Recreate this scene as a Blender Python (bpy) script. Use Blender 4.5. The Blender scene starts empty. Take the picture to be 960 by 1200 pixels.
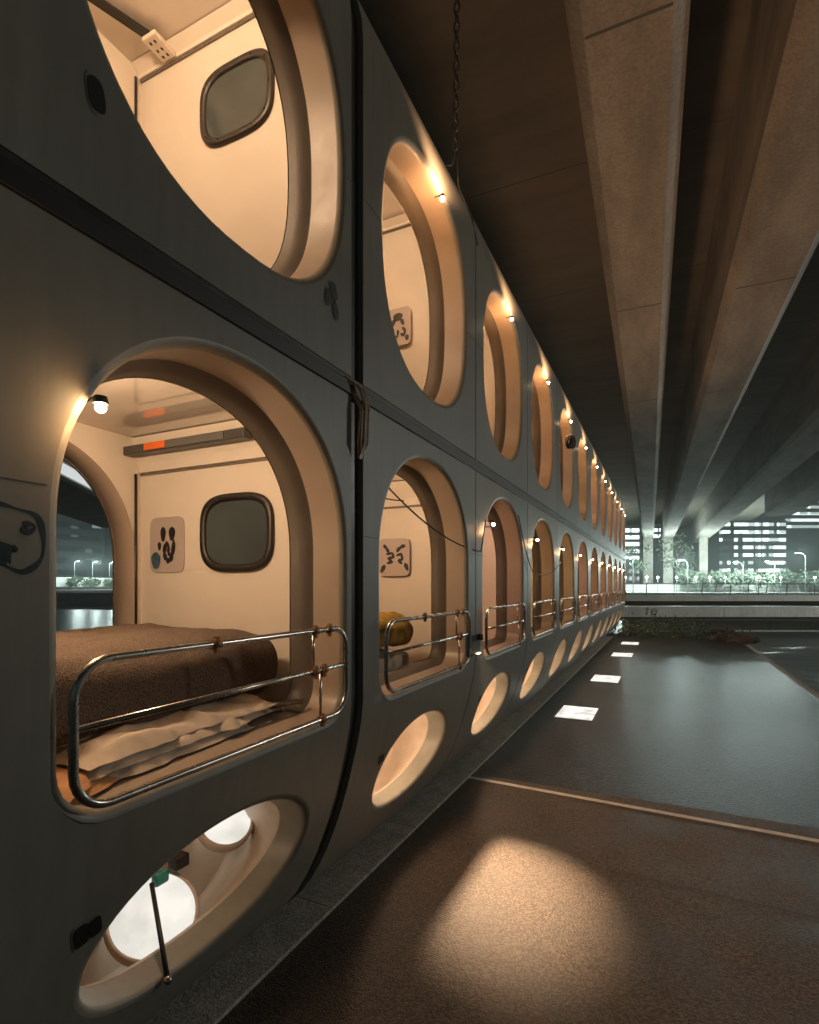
import bpy, bmesh, math, random
from mathutils import Vector, Matrix, geometry

random.seed(7)
S = bpy.context.scene
COL = S.collection
PI = math.pi

# ------------------------------------------------------------------ camera, sky, exposure
D, H = 1.5, 2.0                      # metres from camera to facade, eye height
TH = math.radians(25.46)
SN, CS = math.sin(TH), math.cos(TH)
F_PX = 630.0
cam_d = bpy.data.cameras.new('camera')
cam = bpy.data.objects.new('camera', cam_d); COL.objects.link(cam)
cam.location = (0, 0, H)
cam.rotation_euler = (PI / 2, 0, TH)
cam_d.sensor_fit = 'VERTICAL'
cam_d.sensor_height = 24.0
cam_d.lens = 24.0 * F_PX / 1200.0
cam_d.shift_y = 86.0 / 1200.0
cam_d.clip_start = 0.05
cam_d.clip_end = 2000
S.camera = cam

W = bpy.data.worlds.new('World'); S.world = W
W.use_nodes = True
nt = W.node_tree
bg = nt.nodes['Background']
sky = nt.nodes.new('ShaderNodeTexSky'); sky.sky_type = 'NISHITA'; sky.sun_disc = False
sky.sun_elevation = math.radians(-1.5); sky.sun_rotation = math.radians(200)
sky.air_density = 1.6; sky.dust_density = 2.0
glow = nt.nodes.new('ShaderNodeMix'); glow.data_type = 'RGBA'; glow.blend_type = 'ADD'
glow.inputs[0].default_value = 1.0
glow.inputs[7].default_value = (0.62, 0.86, 0.88, 1)       # night glow of the city on the clouds
nt.links.new(sky.outputs[0], glow.inputs[6])
nt.links.new(glow.outputs[2], bg.inputs[0])
bg.inputs[1].default_value = 0.05

S.view_settings.view_transform = 'Standard'
S.view_settings.look = 'None'
S.view_settings.exposure = 0.0
S.view_settings.gamma = 1.0
S.view_settings.use_curve_mapping = False
S.cycles.use_denoising = True
S.cycles.max_bounces = 7
S.cycles.diffuse_bounces = 4
S.cycles.glossy_bounces = 3
S.cycles.transmission_bounces = 3
S.cycles.sample_clamp_indirect = 4.0
S.cycles.caustics_reflective = False
S.cycles.caustics_refractive = False

# ------------------------------------------------------------------ materials
def mat(name, col, rough=0.6, metal=0.0, var=0.12, scale=3.0, bump=0.0, bscale=60.0, spec=0.5,
        streak=0.0, rvar=0.0, coat=0.0, stretch=(1, 1, 1), dark=None):
    m = bpy.data.materials.new(name); m.use_nodes = True
    t = m.node_tree; n = t.nodes; L = t.links
    p = n['Principled BSDF']
    p.inputs['Roughness'].default_value = rough
    p.inputs['Metallic'].default_value = metal
    p.inputs['Specular IOR Level'].default_value = spec
    p.inputs['Coat Weight'].default_value = coat
    g = n.new('ShaderNodeNewGeometry')
    mp = n.new('ShaderNodeMapping'); mp.inputs['Scale'].default_value = stretch
    L.new(g.outputs['Position'], mp.inputs['Vector'])
    no = n.new('ShaderNodeTexNoise'); no.inputs['Scale'].default_value = scale
    no.inputs['Detail'].default_value = 6; no.inputs['Roughness'].default_value = 0.62
    L.new(mp.outputs[0], no.inputs['Vector'])
    ra = n.new('ShaderNodeValToRGB')
    ra.color_ramp.elements[0].position = 0.28; ra.color_ramp.elements[1].position = 0.72
    d = dark or tuple(c * (1 - var * 1.6) for c in col)
    ra.color_ramp.elements[0].color = (*d, 1)
    ra.color_ramp.elements[1].color = (*[min(1, c * (1 + var * 0.7)) for c in col], 1)
    L.new(no.outputs['Fac'], ra.inputs[0])
    out = ra.outputs[0]
    if streak:
        mp2 = n.new('ShaderNodeMapping'); mp2.inputs['Scale'].default_value = (9, 9, 0.7)
        L.new(g.outputs['Position'], mp2.inputs['Vector'])
        n2 = n.new('ShaderNodeTexNoise'); n2.inputs['Scale'].default_value = 2.2
        n2.inputs['Detail'].default_value = 5
        L.new(mp2.outputs[0], n2.inputs['Vector'])
        r2 = n.new('ShaderNodeValToRGB')
        r2.color_ramp.elements[0].position = 0.32; r2.color_ramp.elements[1].position = 0.62
        r2.color_ramp.elements[0].color = (1 - streak, 1 - streak * 1.05, 1 - streak * 1.15, 1)
        r2.color_ramp.elements[1].color = (1, 1, 1, 1)
        L.new(n2.outputs['Fac'], r2.inputs[0])
        mx = n.new('ShaderNodeMix'); mx.data_type = 'RGBA'; mx.blend_type = 'MULTIPLY'
        mx.inputs[0].default_value = 1.0
        L.new(out, mx.inputs[6]); L.new(r2.outputs[0], mx.inputs[7])
        out = mx.outputs[2]
    L.new(out, p.inputs['Base Color'])
    if rvar:
        mr = n.new('ShaderNodeMapRange')
        mr.inputs['From Min'].default_value = 0.3; mr.inputs['From Max'].default_value = 0.7
        mr.inputs['To Min'].default_value = max(0.02, rough - rvar)
        mr.inputs['To Max'].default_value = min(1, rough + rvar)
        L.new(no.outputs['Fac'], mr.inputs['Value']); L.new(mr.outputs[0], p.inputs['Roughness'])
    if bump:
        nb = n.new('ShaderNodeTexNoise'); nb.inputs['Scale'].default_value = bscale
        nb.inputs['Detail'].default_value = 4
        L.new(mp.outputs[0], nb.inputs['Vector'])
        b = n.new('ShaderNodeBump'); b.inputs['Strength'].default_value = bump
        b.inputs['Distance'].default_value = 0.01
        L.new(nb.outputs['Fac'], b.inputs['Height']); L.new(b.outputs[0], p.inputs['Normal'])
    return m

def grain(m, scale, lo=.45, hi=1.55):
    """pale and dark stone chips in the surface"""
    t = m.node_tree; n = t.nodes; L = t.links; p = n['Principled BSDF']
    g = n.new('ShaderNodeNewGeometry')
    v = n.new('ShaderNodeTexVoronoi'); v.inputs['Scale'].default_value = scale
    L.new(g.outputs['Position'], v.inputs['Vector'])
    r = n.new('ShaderNodeValToRGB')
    e = r.color_ramp.elements
    e[0].position = 0.15; e[0].color = (lo, lo, lo, 1); e[1].position = .9; e[1].color = (hi, hi, hi * .97, 1)
    sp = n.new('ShaderNodeSeparateColor'); L.new(v.outputs['Color'], sp.inputs[0]); L.new(sp.outputs[0], r.inputs[0])
    old = p.inputs['Base Color'].links[0].from_socket
    mx = n.new('ShaderNodeMix'); mx.data_type = 'RGBA'; mx.blend_type = 'MULTIPLY'; mx.inputs[0].default_value = 1.0
    L.new(old, mx.inputs[6]); L.new(r.outputs[0], mx.inputs[7]); L.new(mx.outputs[2], p.inputs['Base Color'])

def emit(name, col, strength):
    m = bpy.data.materials.new(name); m.use_nodes = True
    t = m.node_tree; t.nodes.remove(t.nodes['Principled BSDF'])
    e = t.nodes.new('ShaderNodeEmission')
    e.inputs[0].default_value = (*col, 1); e.inputs[1].default_value = strength
    t.links.new(e.outputs[0], t.nodes['Material Output'].inputs[0])
    return m

def lit_windows(name, col, strength, cell, on=0.45, off=0.02):
    """rows of office windows at night: every pane is on, dim or off"""
    m = bpy.data.materials.new(name); m.use_nodes = True
    t = m.node_tree; n = t.nodes; L = t.links
    p = n['Principled BSDF']
    p.inputs['Base Color'].default_value = (0.02, 0.025, 0.028, 1)
    p.inputs['Roughness'].default_value = 0.15
    g = n.new('ShaderNodeNewGeometry')
    sn = n.new('ShaderNodeVectorMath'); sn.operation = 'SNAP'
    sn.inputs[1].default_value = (cell, cell, 3.3)
    L.new(g.outputs['Position'], sn.inputs[0])
    wn = n.new('ShaderNodeTexWhiteNoise'); L.new(sn.outputs[0], wn.inputs['Vector'])
    ln = n.new('ShaderNodeTexNoise'); ln.inputs['Scale'].default_value = 0.09
    L.new(sn.outputs[0], ln.inputs['Vector'])
    ad = n.new('ShaderNodeMath'); ad.operation = 'ADD'
    L.new(wn.outputs['Value'], ad.inputs[0])
    sc = n.new('ShaderNodeMath'); sc.operation = 'MULTIPLY_ADD'
    sc.inputs[1].default_value = 3.0; sc.inputs[2].default_value = -1.5
    L.new(ln.outputs['Fac'], sc.inputs[0]); L.new(sc.outputs[0], ad.inputs[1])
    r = n.new('ShaderNodeValToRGB'); r.color_ramp.interpolation = 'CONSTANT'
    e = r.color_ramp.elements
    e[0].position = 0; e[0].color = (off,) * 3 + (1,)
    e[1].position = 1 - on; e[1].color = (0.35, 0.35, 0.35, 1)
    x = e.new(min(0.98, 1 - on * 0.6)); x.color = (1, 1, 1, 1)
    L.new(ad.outputs[0], r.inputs[0])
    ml = n.new('ShaderNodeMath'); ml.operation = 'MULTIPLY'; ml.inputs[1].default_value = strength
    L.new(r.outputs[0], ml.inputs[0])
    p.inputs['Emission Color'].default_value = (*col, 1)
    L.new(ml.outputs[0], p.inputs['Emission Strength'])
    return m

WARM = (1.0, 0.50, 0.21)
COOL = (0.80, 1.0, 0.95)
M = {}
M['shell'] = mat('shell_paint', (0.31, 0.295, 0.245), 0.46, var=0.10, scale=1.6, bump=0.10, bscale=4.5, streak=0.10, rvar=0.05)
M['surround'] = mat('surround_paint', (0.40, 0.315, 0.245), 0.42, var=0.07, scale=3, bump=0.04, bscale=40, rvar=0.08)
M['shade_and_seam'] = mat('jamb_shade_and_seam', (0.125, 0.105, 0.085), 0.5, var=0.10, scale=6, bump=0.05)  # dark tone for the shade in window reveals, also the cornice seam
M['lining'] = mat('interior_lining', (0.78, 0.70, 0.60), 0.42, var=0.045, scale=2.5, bump=0.03, bscale=25)
M['ceiling'] = mat('glossy_ceiling', (0.70, 0.62, 0.53), 0.06, var=0.05, scale=3, spec=1.0, coat=1.0)
M['floorp'] = mat('floor_laminate', (0.52, 0.34, 0.22), 0.45, var=0.15, scale=5, bump=0.06)
M['niche'] = mat('niche_lining', (0.56, 0.47, 0.38), 0.5, var=0.10, scale=7, bump=0.06)
M['black'] = mat('black_rubber', (0.016, 0.016, 0.016), 0.5, var=0.2)
M['charcoal'] = mat('charcoal_steel', (0.045, 0.044, 0.042), 0.38, var=0.2, scale=9, rvar=0.1)
M['joint'] = mat('dark_joint', (0.10, 0.10, 0.09), 0.7, var=0.1)  # dark grey of the joints themselves
M['chrome'] = mat('worn_steel_tube', (0.50, 0.47, 0.43), 0.26, metal=1.0, var=0.10, scale=10, rvar=0.05)
M['brass'] = mat('rusty_clamp', (0.32, 0.16, 0.07), 0.5, metal=0.4, var=0.3, scale=30)
M['brown'] = mat('brown_frame', (0.014, 0.010, 0.008), 0.42, var=0.2, scale=10)
M['glass'] = mat('dark_glass', (0.06, 0.075, 0.076), 0.03, var=0.15, scale=2.5, spec=0.6)
M['plate'] = mat('sign_plate', (0.50, 0.42, 0.38), 0.4, var=0.05)
M['ink'] = mat('sign_ink', (0.02, 0.017, 0.015), 0.5, var=0.2)
M['inkblue'] = mat('sign_badge', (0.05, 0.10, 0.15), 0.3, var=0.4, scale=30)
M['orange'] = mat('orange_tag', (0.9, 0.16, 0.02), 0.4, var=0.1)
M['blanket'] = mat('wool_blanket', (0.20, 0.155, 0.125), 0.95, var=0.08, scale=8, bump=0.9, bscale=150, spec=0.0)
M['mustard'] = mat('mustard_blanket', (0.42, 0.25, 0.05), 0.9, var=0.3, scale=9, bump=0.6, bscale=120, spec=0.1)
M['sheet'] = mat('cotton_sheet', (0.70, 0.58, 0.46), 0.9, var=0.10, scale=8, bump=0.2, bscale=30, spec=0.1)
M['orsheet'] = mat('orange_sheet', (0.58, 0.30, 0.14), 0.9, var=0.12, scale=8, bump=0.2, bscale=30, spec=0.1)
M['graf'] = mat('graffiti_paint', (0.010, 0.042, 0.055), 0.6, var=0.4, scale=18)
M['teal'] = mat('teal_canister', (0.04, 0.22, 0.20), 0.25, var=0.2)
M['cable'] = mat('cable_sheath', (0.02, 0.018, 0.016), 0.5)
M['cablet'] = mat('copper_cable', (0.42, 0.27, 0.16), 0.4, var=0.3, scale=40)
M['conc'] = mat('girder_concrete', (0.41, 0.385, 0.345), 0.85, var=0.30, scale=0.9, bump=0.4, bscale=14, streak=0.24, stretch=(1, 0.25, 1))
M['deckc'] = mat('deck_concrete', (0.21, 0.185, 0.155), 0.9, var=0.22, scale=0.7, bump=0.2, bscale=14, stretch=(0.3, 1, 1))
M['asphalt'] = mat('dry_asphalt', (0.088, 0.064, 0.046), 0.55, var=0.30, scale=1.7, bump=1.0, bscale=85, rvar=0.14)
grain(M['asphalt'], 95)
M['kerb'] = mat('kerb_stone', (0.60, 0.55, 0.48), 0.75, var=0.2, scale=7, bump=0.4, bscale=60)
grain(M['kerb'], 120, .7, 1.3)
M['line'] = mat('worn_line_paint', (0.78, 0.74, 0.66), 0.6, var=0.25, scale=7)
M['white_em'] = emit('bright_hole_glow', (1, 0.95, 0.85), 0.95)
M['ground_em'] = emit('ground_lamp_glow', (1, 0.96, 0.88), 2.6)
def dirty_lens(m, lo, hi, sc):
    t = m.node_tree; n = t.nodes; e = [x for x in n if x.type == 'EMISSION'][0]
    g = n.new('ShaderNodeNewGeometry'); no = n.new('ShaderNodeTexNoise'); no.inputs['Scale'].default_value = sc; no.inputs['Detail'].default_value = 5
    t.links.new(g.outputs['Position'], no.inputs['Vector'])
    mr = n.new('ShaderNodeMapRange'); mr.inputs['From Min'].default_value = .35; mr.inputs['From Max'].default_value = .65
    mr.inputs['To Min'].default_value = lo; mr.inputs['To Max'].default_value = hi
    t.links.new(no.outputs['Fac'], mr.inputs['Value']); t.links.new(mr.outputs[0], e.inputs[1])
dirty_lens(M['ground_em'], .75, 1.35, 5); dirty_lens(M['white_em'], .72, 1.0, 5)  # white_em is the uneven glow of the added discs, no lens there
M['bulb'] = emit('warm_bulb_glow', (1.0, 0.70, 0.38), 160)
M['inbulb'] = emit('cabin_bulb_glow', (1.0, 0.70, 0.40), 6)
M['city_em'] = emit('street_lamp_glow', (0.90, 1.0, 0.97), 40)
M['pole'] = mat('lamp_pole_paint', (0.20, 0.22, 0.22), 0.5)
M['bwall'] = mat('tower_cladding', (0.045, 0.055, 0.058), 0.6, var=0.15, scale=0.3)
M['bpale'] = mat('pale_cladding', (0.40, 0.42, 0.40), 0.7, var=0.12, scale=0.3)
M['bank'] = mat('bank_concrete', (0.30, 0.31, 0.29), 0.85, var=0.2, scale=0.6)
M['panel'] = mat('fascia_panel', (0.66, 0.69, 0.65), 0.7, var=0.15, scale=0.9, streak=0.2)
M['leaf'] = mat('leaf_green', (0.045, 0.115, 0.04), 0.6, var=0.4, scale=1.5)
M['leafp'] = mat('pale_leaf', (0.12, 0.16, 0.11), 0.6, var=0.4, scale=1.5)
M['bark'] = mat('bark', (0.07, 0.055, 0.04), 0.9, var=0.3, scale=5)
M['wood'] = mat('rotten_timber', (0.04, 0.036, 0.032), 0.85, var=0.35, scale=6, bump=0.5, bscale=30)
M['win1'] = lit_windows('office_window_glow', COOL, 3.0, 1.3, 0.72)
M['win2'] = lit_windows('curved_office_glow', COOL, 2.4, 2.6, 0.9, 0.1)
M['win3'] = lit_windows('dim_window_glow', (0.8, 1, 0.97), 0.35, 2.2, 0.10, 0.01)
M['win4'] = lit_windows('bright_window_glow', (0.85, 1, 0.97), 3.0, 1.5, 0.8, 0.1)

def wet_mat():
    m = mat('wet_paving', (0.026, 0.025, 0.023), 0.4, var=0.2, scale=1.4, spec=0.13)
    t = m.node_tree; n = t.nodes; L = t.links; p = n['Principled BSDF']
    g = n.new('ShaderNodeNewGeometry')
    a = n.new('ShaderNodeTexNoise'); a.inputs['Scale'].default_value = 30; a.inputs['Detail'].default_value = 8
    a.inputs['Roughness'].default_value = 0.7
    L.new(g.outputs['Position'], a.inputs['Vector'])
    b = n.new('ShaderNodeBump'); b.inputs['Strength'].default_value = 1.0; b.inputs['Distance'].default_value = 0.03
    L.new(a.outputs['Fac'], b.inputs['Height']); L.new(b.outputs[0], p.inputs['Normal'])
    c = n.new('ShaderNodeTexNoise'); c.inputs['Scale'].default_value = 0.9; c.inputs['Detail'].default_value = 4
    L.new(g.outputs['Position'], c.inputs['Vector'])
    mr = n.new('ShaderNodeMapRange')
    mr.inputs['From Min'].default_value = 0.35; mr.inputs['From Max'].default_value = 0.65
    mr.inputs['To Min'].default_value = 0.285; mr.inputs['To Max'].default_value = 0.30
    L.new(c.outputs['Fac'], mr.inputs['Value']); L.new(mr.outputs[0], p.inputs['Roughness'])
    return m
M['wet'] = wet_mat(); grain(M['wet'], 60, .4, 1.7)

def water_mat():
    m = bpy.data.materials.new('river_water'); m.use_nodes = True
    t = m.node_tree; n = t.nodes; L = t.links; p = n['Principled BSDF']
    p.inputs['Base Color'].default_value = (0.045, 0.065, 0.062, 1)
    p.inputs['Roughness'].default_value = 0.30
    p.inputs['IOR'].default_value = 1.33
    g = n.new('ShaderNodeNewGeometry')
    a = n.new('ShaderNodeTexNoise'); a.inputs['Scale'].default_value = 1.6; a.inputs['Detail'].default_value = 3
    L.new(g.outputs['Position'], a.inputs['Vector'])
    b = n.new('ShaderNodeBump'); b.inputs['Strength'].default_value = 0.55; b.inputs['Distance'].default_value = 0.12
    L.new(a.outputs['Fac'], b.inputs['Height']); L.new(b.outputs[0], p.inputs['Normal'])
    return m
M['water'] = water_mat()

def knit(m):
    t = m.node_tree; n = t.nodes; L = t.links; p = n['Principled BSDF']
    g = n.new('ShaderNodeNewGeometry')
    mp = n.new('ShaderNodeMapping'); mp.inputs['Rotation'].default_value = (0.4, 0.2, 0.6)
    L.new(g.outputs['Position'], mp.inputs['Vector'])
    v = n.new('ShaderNodeTexVoronoi'); v.inputs['Scale'].default_value = 150
    L.new(mp.outputs[0], v.inputs['Vector'])
    b = n.new('ShaderNodeBump'); b.inputs['Strength'].default_value = 0.75; b.inputs['Distance'].default_value = 0.007
    b.invert = True
    L.new(v.outputs['Distance'], b.inputs['Height']); L.new(b.outputs[0], p.inputs['Normal'])
    old = p.inputs['Base Color'].links[0].from_socket
    r = n.new('ShaderNodeValToRGB')
    r.color_ramp.elements[0].position = 0.2; r.color_ramp.elements[0].color = (1.25, 1.22, 1.2, 1)
    r.color_ramp.elements[1].position = 0.75; r.color_ramp.elements[1].color = (.66, .66, .66, 1)
    L.new(v.outputs['Distance'], r.inputs[0])
    mx = n.new('ShaderNodeMix'); mx.data_type = 'RGBA'; mx.blend_type = 'MULTIPLY'; mx.inputs[0].default_value = 1.0
    L.new(old, mx.inputs[6]); L.new(r.outputs[0], mx.inputs[7]); L.new(mx.outputs[2], p.inputs['Base Color'])
knit(M['blanket'])

# ------------------------------------------------------------------ helpers
ORG = {}
def props(o, label=None, cat=None, group=None, kind=None):
    if label: o['label'] = label
    if cat: o['category'] = cat
    if group: o['group'] = group
    if kind: o['kind'] = kind
    return o

def thing(name, label, cat, loc, group=None):
    o = bpy.data.objects.new(name, None); COL.objects.link(o)
    o.location = loc; o.empty_display_size = 0.2
    ORG[o.name] = Vector(loc)
    return props(o, label, cat, group)

def obj(name, bm, m, parent=None, smooth=False, base=None):
    me = bpy.data.meshes.new(name)
    if parent is not None: org = ORG[parent.name]
    elif base is not None: org = Vector(base)
    else: org = Vector((0, 0, 0))
    bmesh.ops.translate(bm, verts=bm.verts, vec=-org)
    if smooth:
        for f in bm.faces: f.smooth = True
    bm.to_mesh(me); bm.free()
    if isinstance(m, (list, tuple)):
        for x in m: me.materials.append(x)
    else: me.materials.append(m)
    o = bpy.data.objects.new(name, me); COL.objects.link(o)
    if parent is not None:
        o.parent = parent; ORG[o.name] = org
    else:
        o.location = org; ORG[o.name] = org
    return o

def copy_tree(o, parent=None):
    c = o.copy(); COL.objects.link(c)
    if parent is not None:
        c.parent = parent
        c.matrix_parent_inverse = o.matrix_parent_inverse.copy()
    for ch in list(o.children): copy_tree(ch, c)
    return c

def box(bm, x0, x1, y0, y1, z0, z1, bev=0.0):
    r = bmesh.ops.create_cube(bm, size=1.0)
    vs = r['verts']
    for v in vs:
        v.co = Vector(((x0 + x1) / 2 + v.co.x * (x1 - x0), (y0 + y1) / 2 + v.co.y * (y1 - y0), (z0 + z1) / 2 + v.co.z * (z1 - z0)))
    if bev:
        es = list({e for v in vs for e in v.link_edges})
        bmesh.ops.bevel(bm, geom=es, offset=bev, segments=2, affect='EDGES', profile=0.5)
    return bm

def obox(bm, c, u, lu, v, lv, h0, h1):
    """box from plan centre c, half length lu along u, half lv along v, heights h0..h1"""
    c = Vector((c[0], c[1], 0)); u = Vector((u[0], u[1], 0)).normalized(); v = Vector((v[0], v[1], 0)).normalized()
    q = []
    for z in (h0, h1):
        for a, b in ((-1, -1), (1, -1), (1, 1), (-1, 1)):
            q.append(bm.verts.new(c + u * lu * a + v * lv * b + Vector((0, 0, z))))
    for f in ((0, 1, 2, 3), (7, 6, 5, 4), (0, 4, 5, 1), (1, 5, 6, 2), (2, 6, 7, 3), (3, 7, 4, 0)):
        bm.faces.new([q[i] for i in f])
    bmesh.ops.recalc_face_normals(bm, faces=bm.faces)

def tube(bm, pts, r, n=8, closed=False, cap=True):
    pts = [Vector(p) for p in pts]
    N = len(pts); rings = []
    up = None
    for i, p in enumerate(pts):
        a = pts[(i - 1) % N] if (closed or i > 0) else p
        b = pts[(i + 1) % N] if (closed or i < N - 1) else p
        t = (b - a)
        if t.length < 1e-9: t = Vector((0, 0, 1))
        t.normalize()
        if up is None:
            up = Vector((0, 0, 1)) if abs(t.z) < 0.9 else Vector((1, 0, 0))
        s = t.cross(up)
        if s.length < 1e-4: s = t.cross(Vector((0, 1, 0)))
        s.normalize(); up = s.cross(t).normalized()
        rr = r[i] if isinstance(r, (list, tuple)) else r
        rings.append([bm.verts.new(p + (s * math.cos(2 * PI * k / n) + up * math.sin(2 * PI * k / n)) * rr) for k in range(n)])
    for i in range(N if closed else N - 1):
        A, B = rings[i], rings[(i + 1) % N]
        for k in range(n):
            f = bm.faces.new((A[k], A[(k + 1) % n], B[(k + 1) % n], B[k])); f.smooth = True
    if cap and not closed:
        bm.faces.new(list(reversed(rings[0]))); bm.faces.new(rings[-1])
    return bm

def P(a, y, z):        # a: distance left of the camera line, y: along the facade, z: above the eye, all in facade units
    return Vector((-a * D, y * D, H + z * D))

def pinside(p, loop):
    x, y = p; c = False; n = len(loop)
    j = n - 1
    for i in range(n):
        xi, yi = loop[i]; xj, yj = loop[j]
        if (yi > y) != (yj > y) and x < (xj - xi) * (y - yi) / (yj - yi) + xi: c = not c
        j = i
    return c

def sheet_with_holes(bm, us, vs, holes, f, gap=0.012):
    """flat (u,v) sheet with holes, mapped to space by f(u,v)"""
    pts, edges = [], []
    def add(p): pts.append(Vector(p)); return len(pts) - 1
    border = [(u, vs[0]) for u in us] + [(us[-1], v) for v in vs[1:]] + [(u, vs[-1]) for u in reversed(us[:-1])] + [(us[0], v) for v in reversed(vs[1:-1])]
    ids = [add(p) for p in border]
    edges += [(ids[i], ids[(i + 1) % len(ids)]) for i in range(len(ids))]
    for h in holes:
        ids = [add(p) for p in h]
        edges += [(ids[i], ids[(i + 1) % len(ids)]) for i in range(len(ids))]
    for u in us[1:-1]:
        for v in vs[1:-1]:
            if any(pinside((u, v), h) for h in holes): continue
            if any(min((u - q[0]) ** 2 + (v - q[1]) ** 2 for q in h) < gap * gap for h in holes): continue
            add((u, v))
    r = geometry.delaunay_2d_cdt(pts, edges, [], 0, 1e-6)
    V = [bm.verts.new(f(p[0], p[1])) for p in r[0]]
    out = []
    for t in r[2]:
        cx = sum(r[0][i][0] for i in t) / 3; cy = sum(r[0][i][1] for i in t) / 3
        if any(pinside((cx, cy), h) for h in holes): continue
        try:
            fc = bm.faces.new([V[i] for i in t]); fc.smooth = True; out.append(fc)
        except ValueError: pass
    return out

def lerp_list(a, b, n): return [a + (b - a) * i / n for i in range(n + 1)]

def rings(bm, loops, closed_end=False, smooth=True):
    R = [[bm.verts.new(p) for p in l] for l in loops]
    n = len(R[0])
    for A, B in zip(R[:-1], R[1:]):
        for k in range(n):
            f = bm.faces.new((A[k], A[(k + 1) % n], B[(k + 1) % n], B[k])); f.smooth = smooth
    if closed_end:
        bm.faces.new(R[-1])
    return R

# window outlines in (y, z)
def arch_loop(hw, zb, zt, spring, r, inset=0.0):
    hw -= inset; zb += inset; zt -= inset; r = max(0.01, r - inset)
    L = []
    N = 36
    for i in range(N + 1):
        t = PI * i / N
        c, s = math.cos(t), math.sin(t)
        y = hw * math.copysign(abs(c) ** (2 / 2.15), c)
        z = spring + (zt - spring) * abs(s) ** (2 / 2.15)
        L.append((y, z))
    for i in range(1, 5): L.append((-hw, spring + (zb + r - spring) * i / 5))
    for i in range(7):
        t = PI + PI / 2 * i / 6
        L.append((-hw + r + r * math.cos(t), zb + r + r * math.sin(t)))
    for i in range(7):
        t = 1.5 * PI + PI / 2 * i / 6
        L.append((hw - r + r * math.cos(t), zb + r + r * math.sin(t)))
    for i in range(1, 5): L.append((hw, zb + r + (spring - zb - r) * i / 5))
    return L

def oval_loop(cy, cz, hw, hh, n=2.5, N=64, inset=0.0):
    hw -= inset; hh -= inset
    L = []
    for i in range(N):
        t = 2 * PI * i / N
        c, s = math.cos(t), math.sin(t)
        L.append((cy + hw * math.copysign(abs(c) ** (2 / n), c), cz + hh * math.copysign(abs(s) ** (2 / n), s)))
    return L

# hull profiles as (a, z) lists
LOW_PROF = [(1.0, .675), (1.0, .45), (1.0, .2), (1.0, -.05), (1.0, -.3), (1.0, -.42), (1.008, -.5), (1.022, -.57), (1.042, -.65), (1.065, -.74),
            (1.092, -.83), (1.122, -.91), (1.155, -.99), (1.19, -1.06), (1.232, -1.13), (1.28, -1.19), (1.335, -1.245), (1.40, -1.285), (1.50, -1.315)]
UP_PROF = [(1.14, 2.32), (1.07, 2.25), (1.028, 2.17), (1.006, 2.08), (1.0, 1.99), (1.0, 1.7), (1.0, 1.4), (1.0, 1.1), (1.0, .9), (1.0, .735)]
class Prof:
    def __init__(s, pts):
        s.p = pts; s.s = [0.0]
        for (a, z), (b, w) in zip(pts[:-1], pts[1:]): s.s.append(s.s[-1] + math.hypot(b - a, w - z))
    def at(s, t):
        t = min(max(t, 0), s.s[-1])
        for i in range(len(s.s) - 1):
            if t <= s.s[i + 1] + 1e-9:
                k = (t - s.s[i]) / (s.s[i + 1] - s.s[i])
                # smooth the polyline with a Hermite blend
                p0 = s.p[max(0, i - 1)]; p1 = s.p[i]; p2 = s.p[i + 1]; p3 = s.p[min(len(s.p) - 1, i + 2)]
                def h(j):
                    m1 = (p2[j] - p0[j]) / 2; m2 = (p3[j] - p1[j]) / 2
                    if i in (0,): m1 = p2[j] - p1[j]
                    if i == len(s.p) - 2: m2 = p2[j] - p1[j]
                    return (2 * k**3 - 3 * k**2 + 1) * p1[j] + (k**3 - 2 * k**2 + k) * m1 + (-2 * k**3 + 3 * k**2) * p2[j] + (k**3 - k**2) * m2
                return p1[0] + (p2[0] - p1[0]) * k, p1[1] + (p2[1] - p1[1]) * k
        return s.p[-1]
    def of_z(s, z):
        for i in range(len(s.p) - 1):
            z0, z1 = s.p[i][1], s.p[i + 1][1]
            if (z0 - z) * (z1 - z) <= 0:
                return s.s[i] + (z - z0) / (z1 - z0) * (s.s[i + 1] - s.s[i])
        return 0
LOW, UP = Prof(LOW_PROF), Prof(UP_PROF)
A_IN, A_BK, A_OUT = 1.205, 2.06, 2.16       # inner face of front wall, inner face of back wall, outer back

def light(name, kind, loc, power, col, parent=None, size=0.05, target=None, cone=60, blend=0.5):
    l = bpy.data.lights.new(name, kind); l.energy = power; l.color = col
    l.shadow_soft_size = size
    if kind == 'SPOT':
        l.spot_size = math.radians(cone); l.spot_blend = blend
    o = bpy.data.objects.new(name, l); COL.objects.link(o)
    loc = Vector(loc)
    if target is not None:
        o.rotation_euler = (Vector(target) - loc).to_track_quat('-Z', 'Y').to_euler()
    if parent is not None:
        o.parent = parent; o.location = loc - ORG[parent.name]
    else: o.location = loc
    ORG[o.name] = loc
    return o

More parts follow.
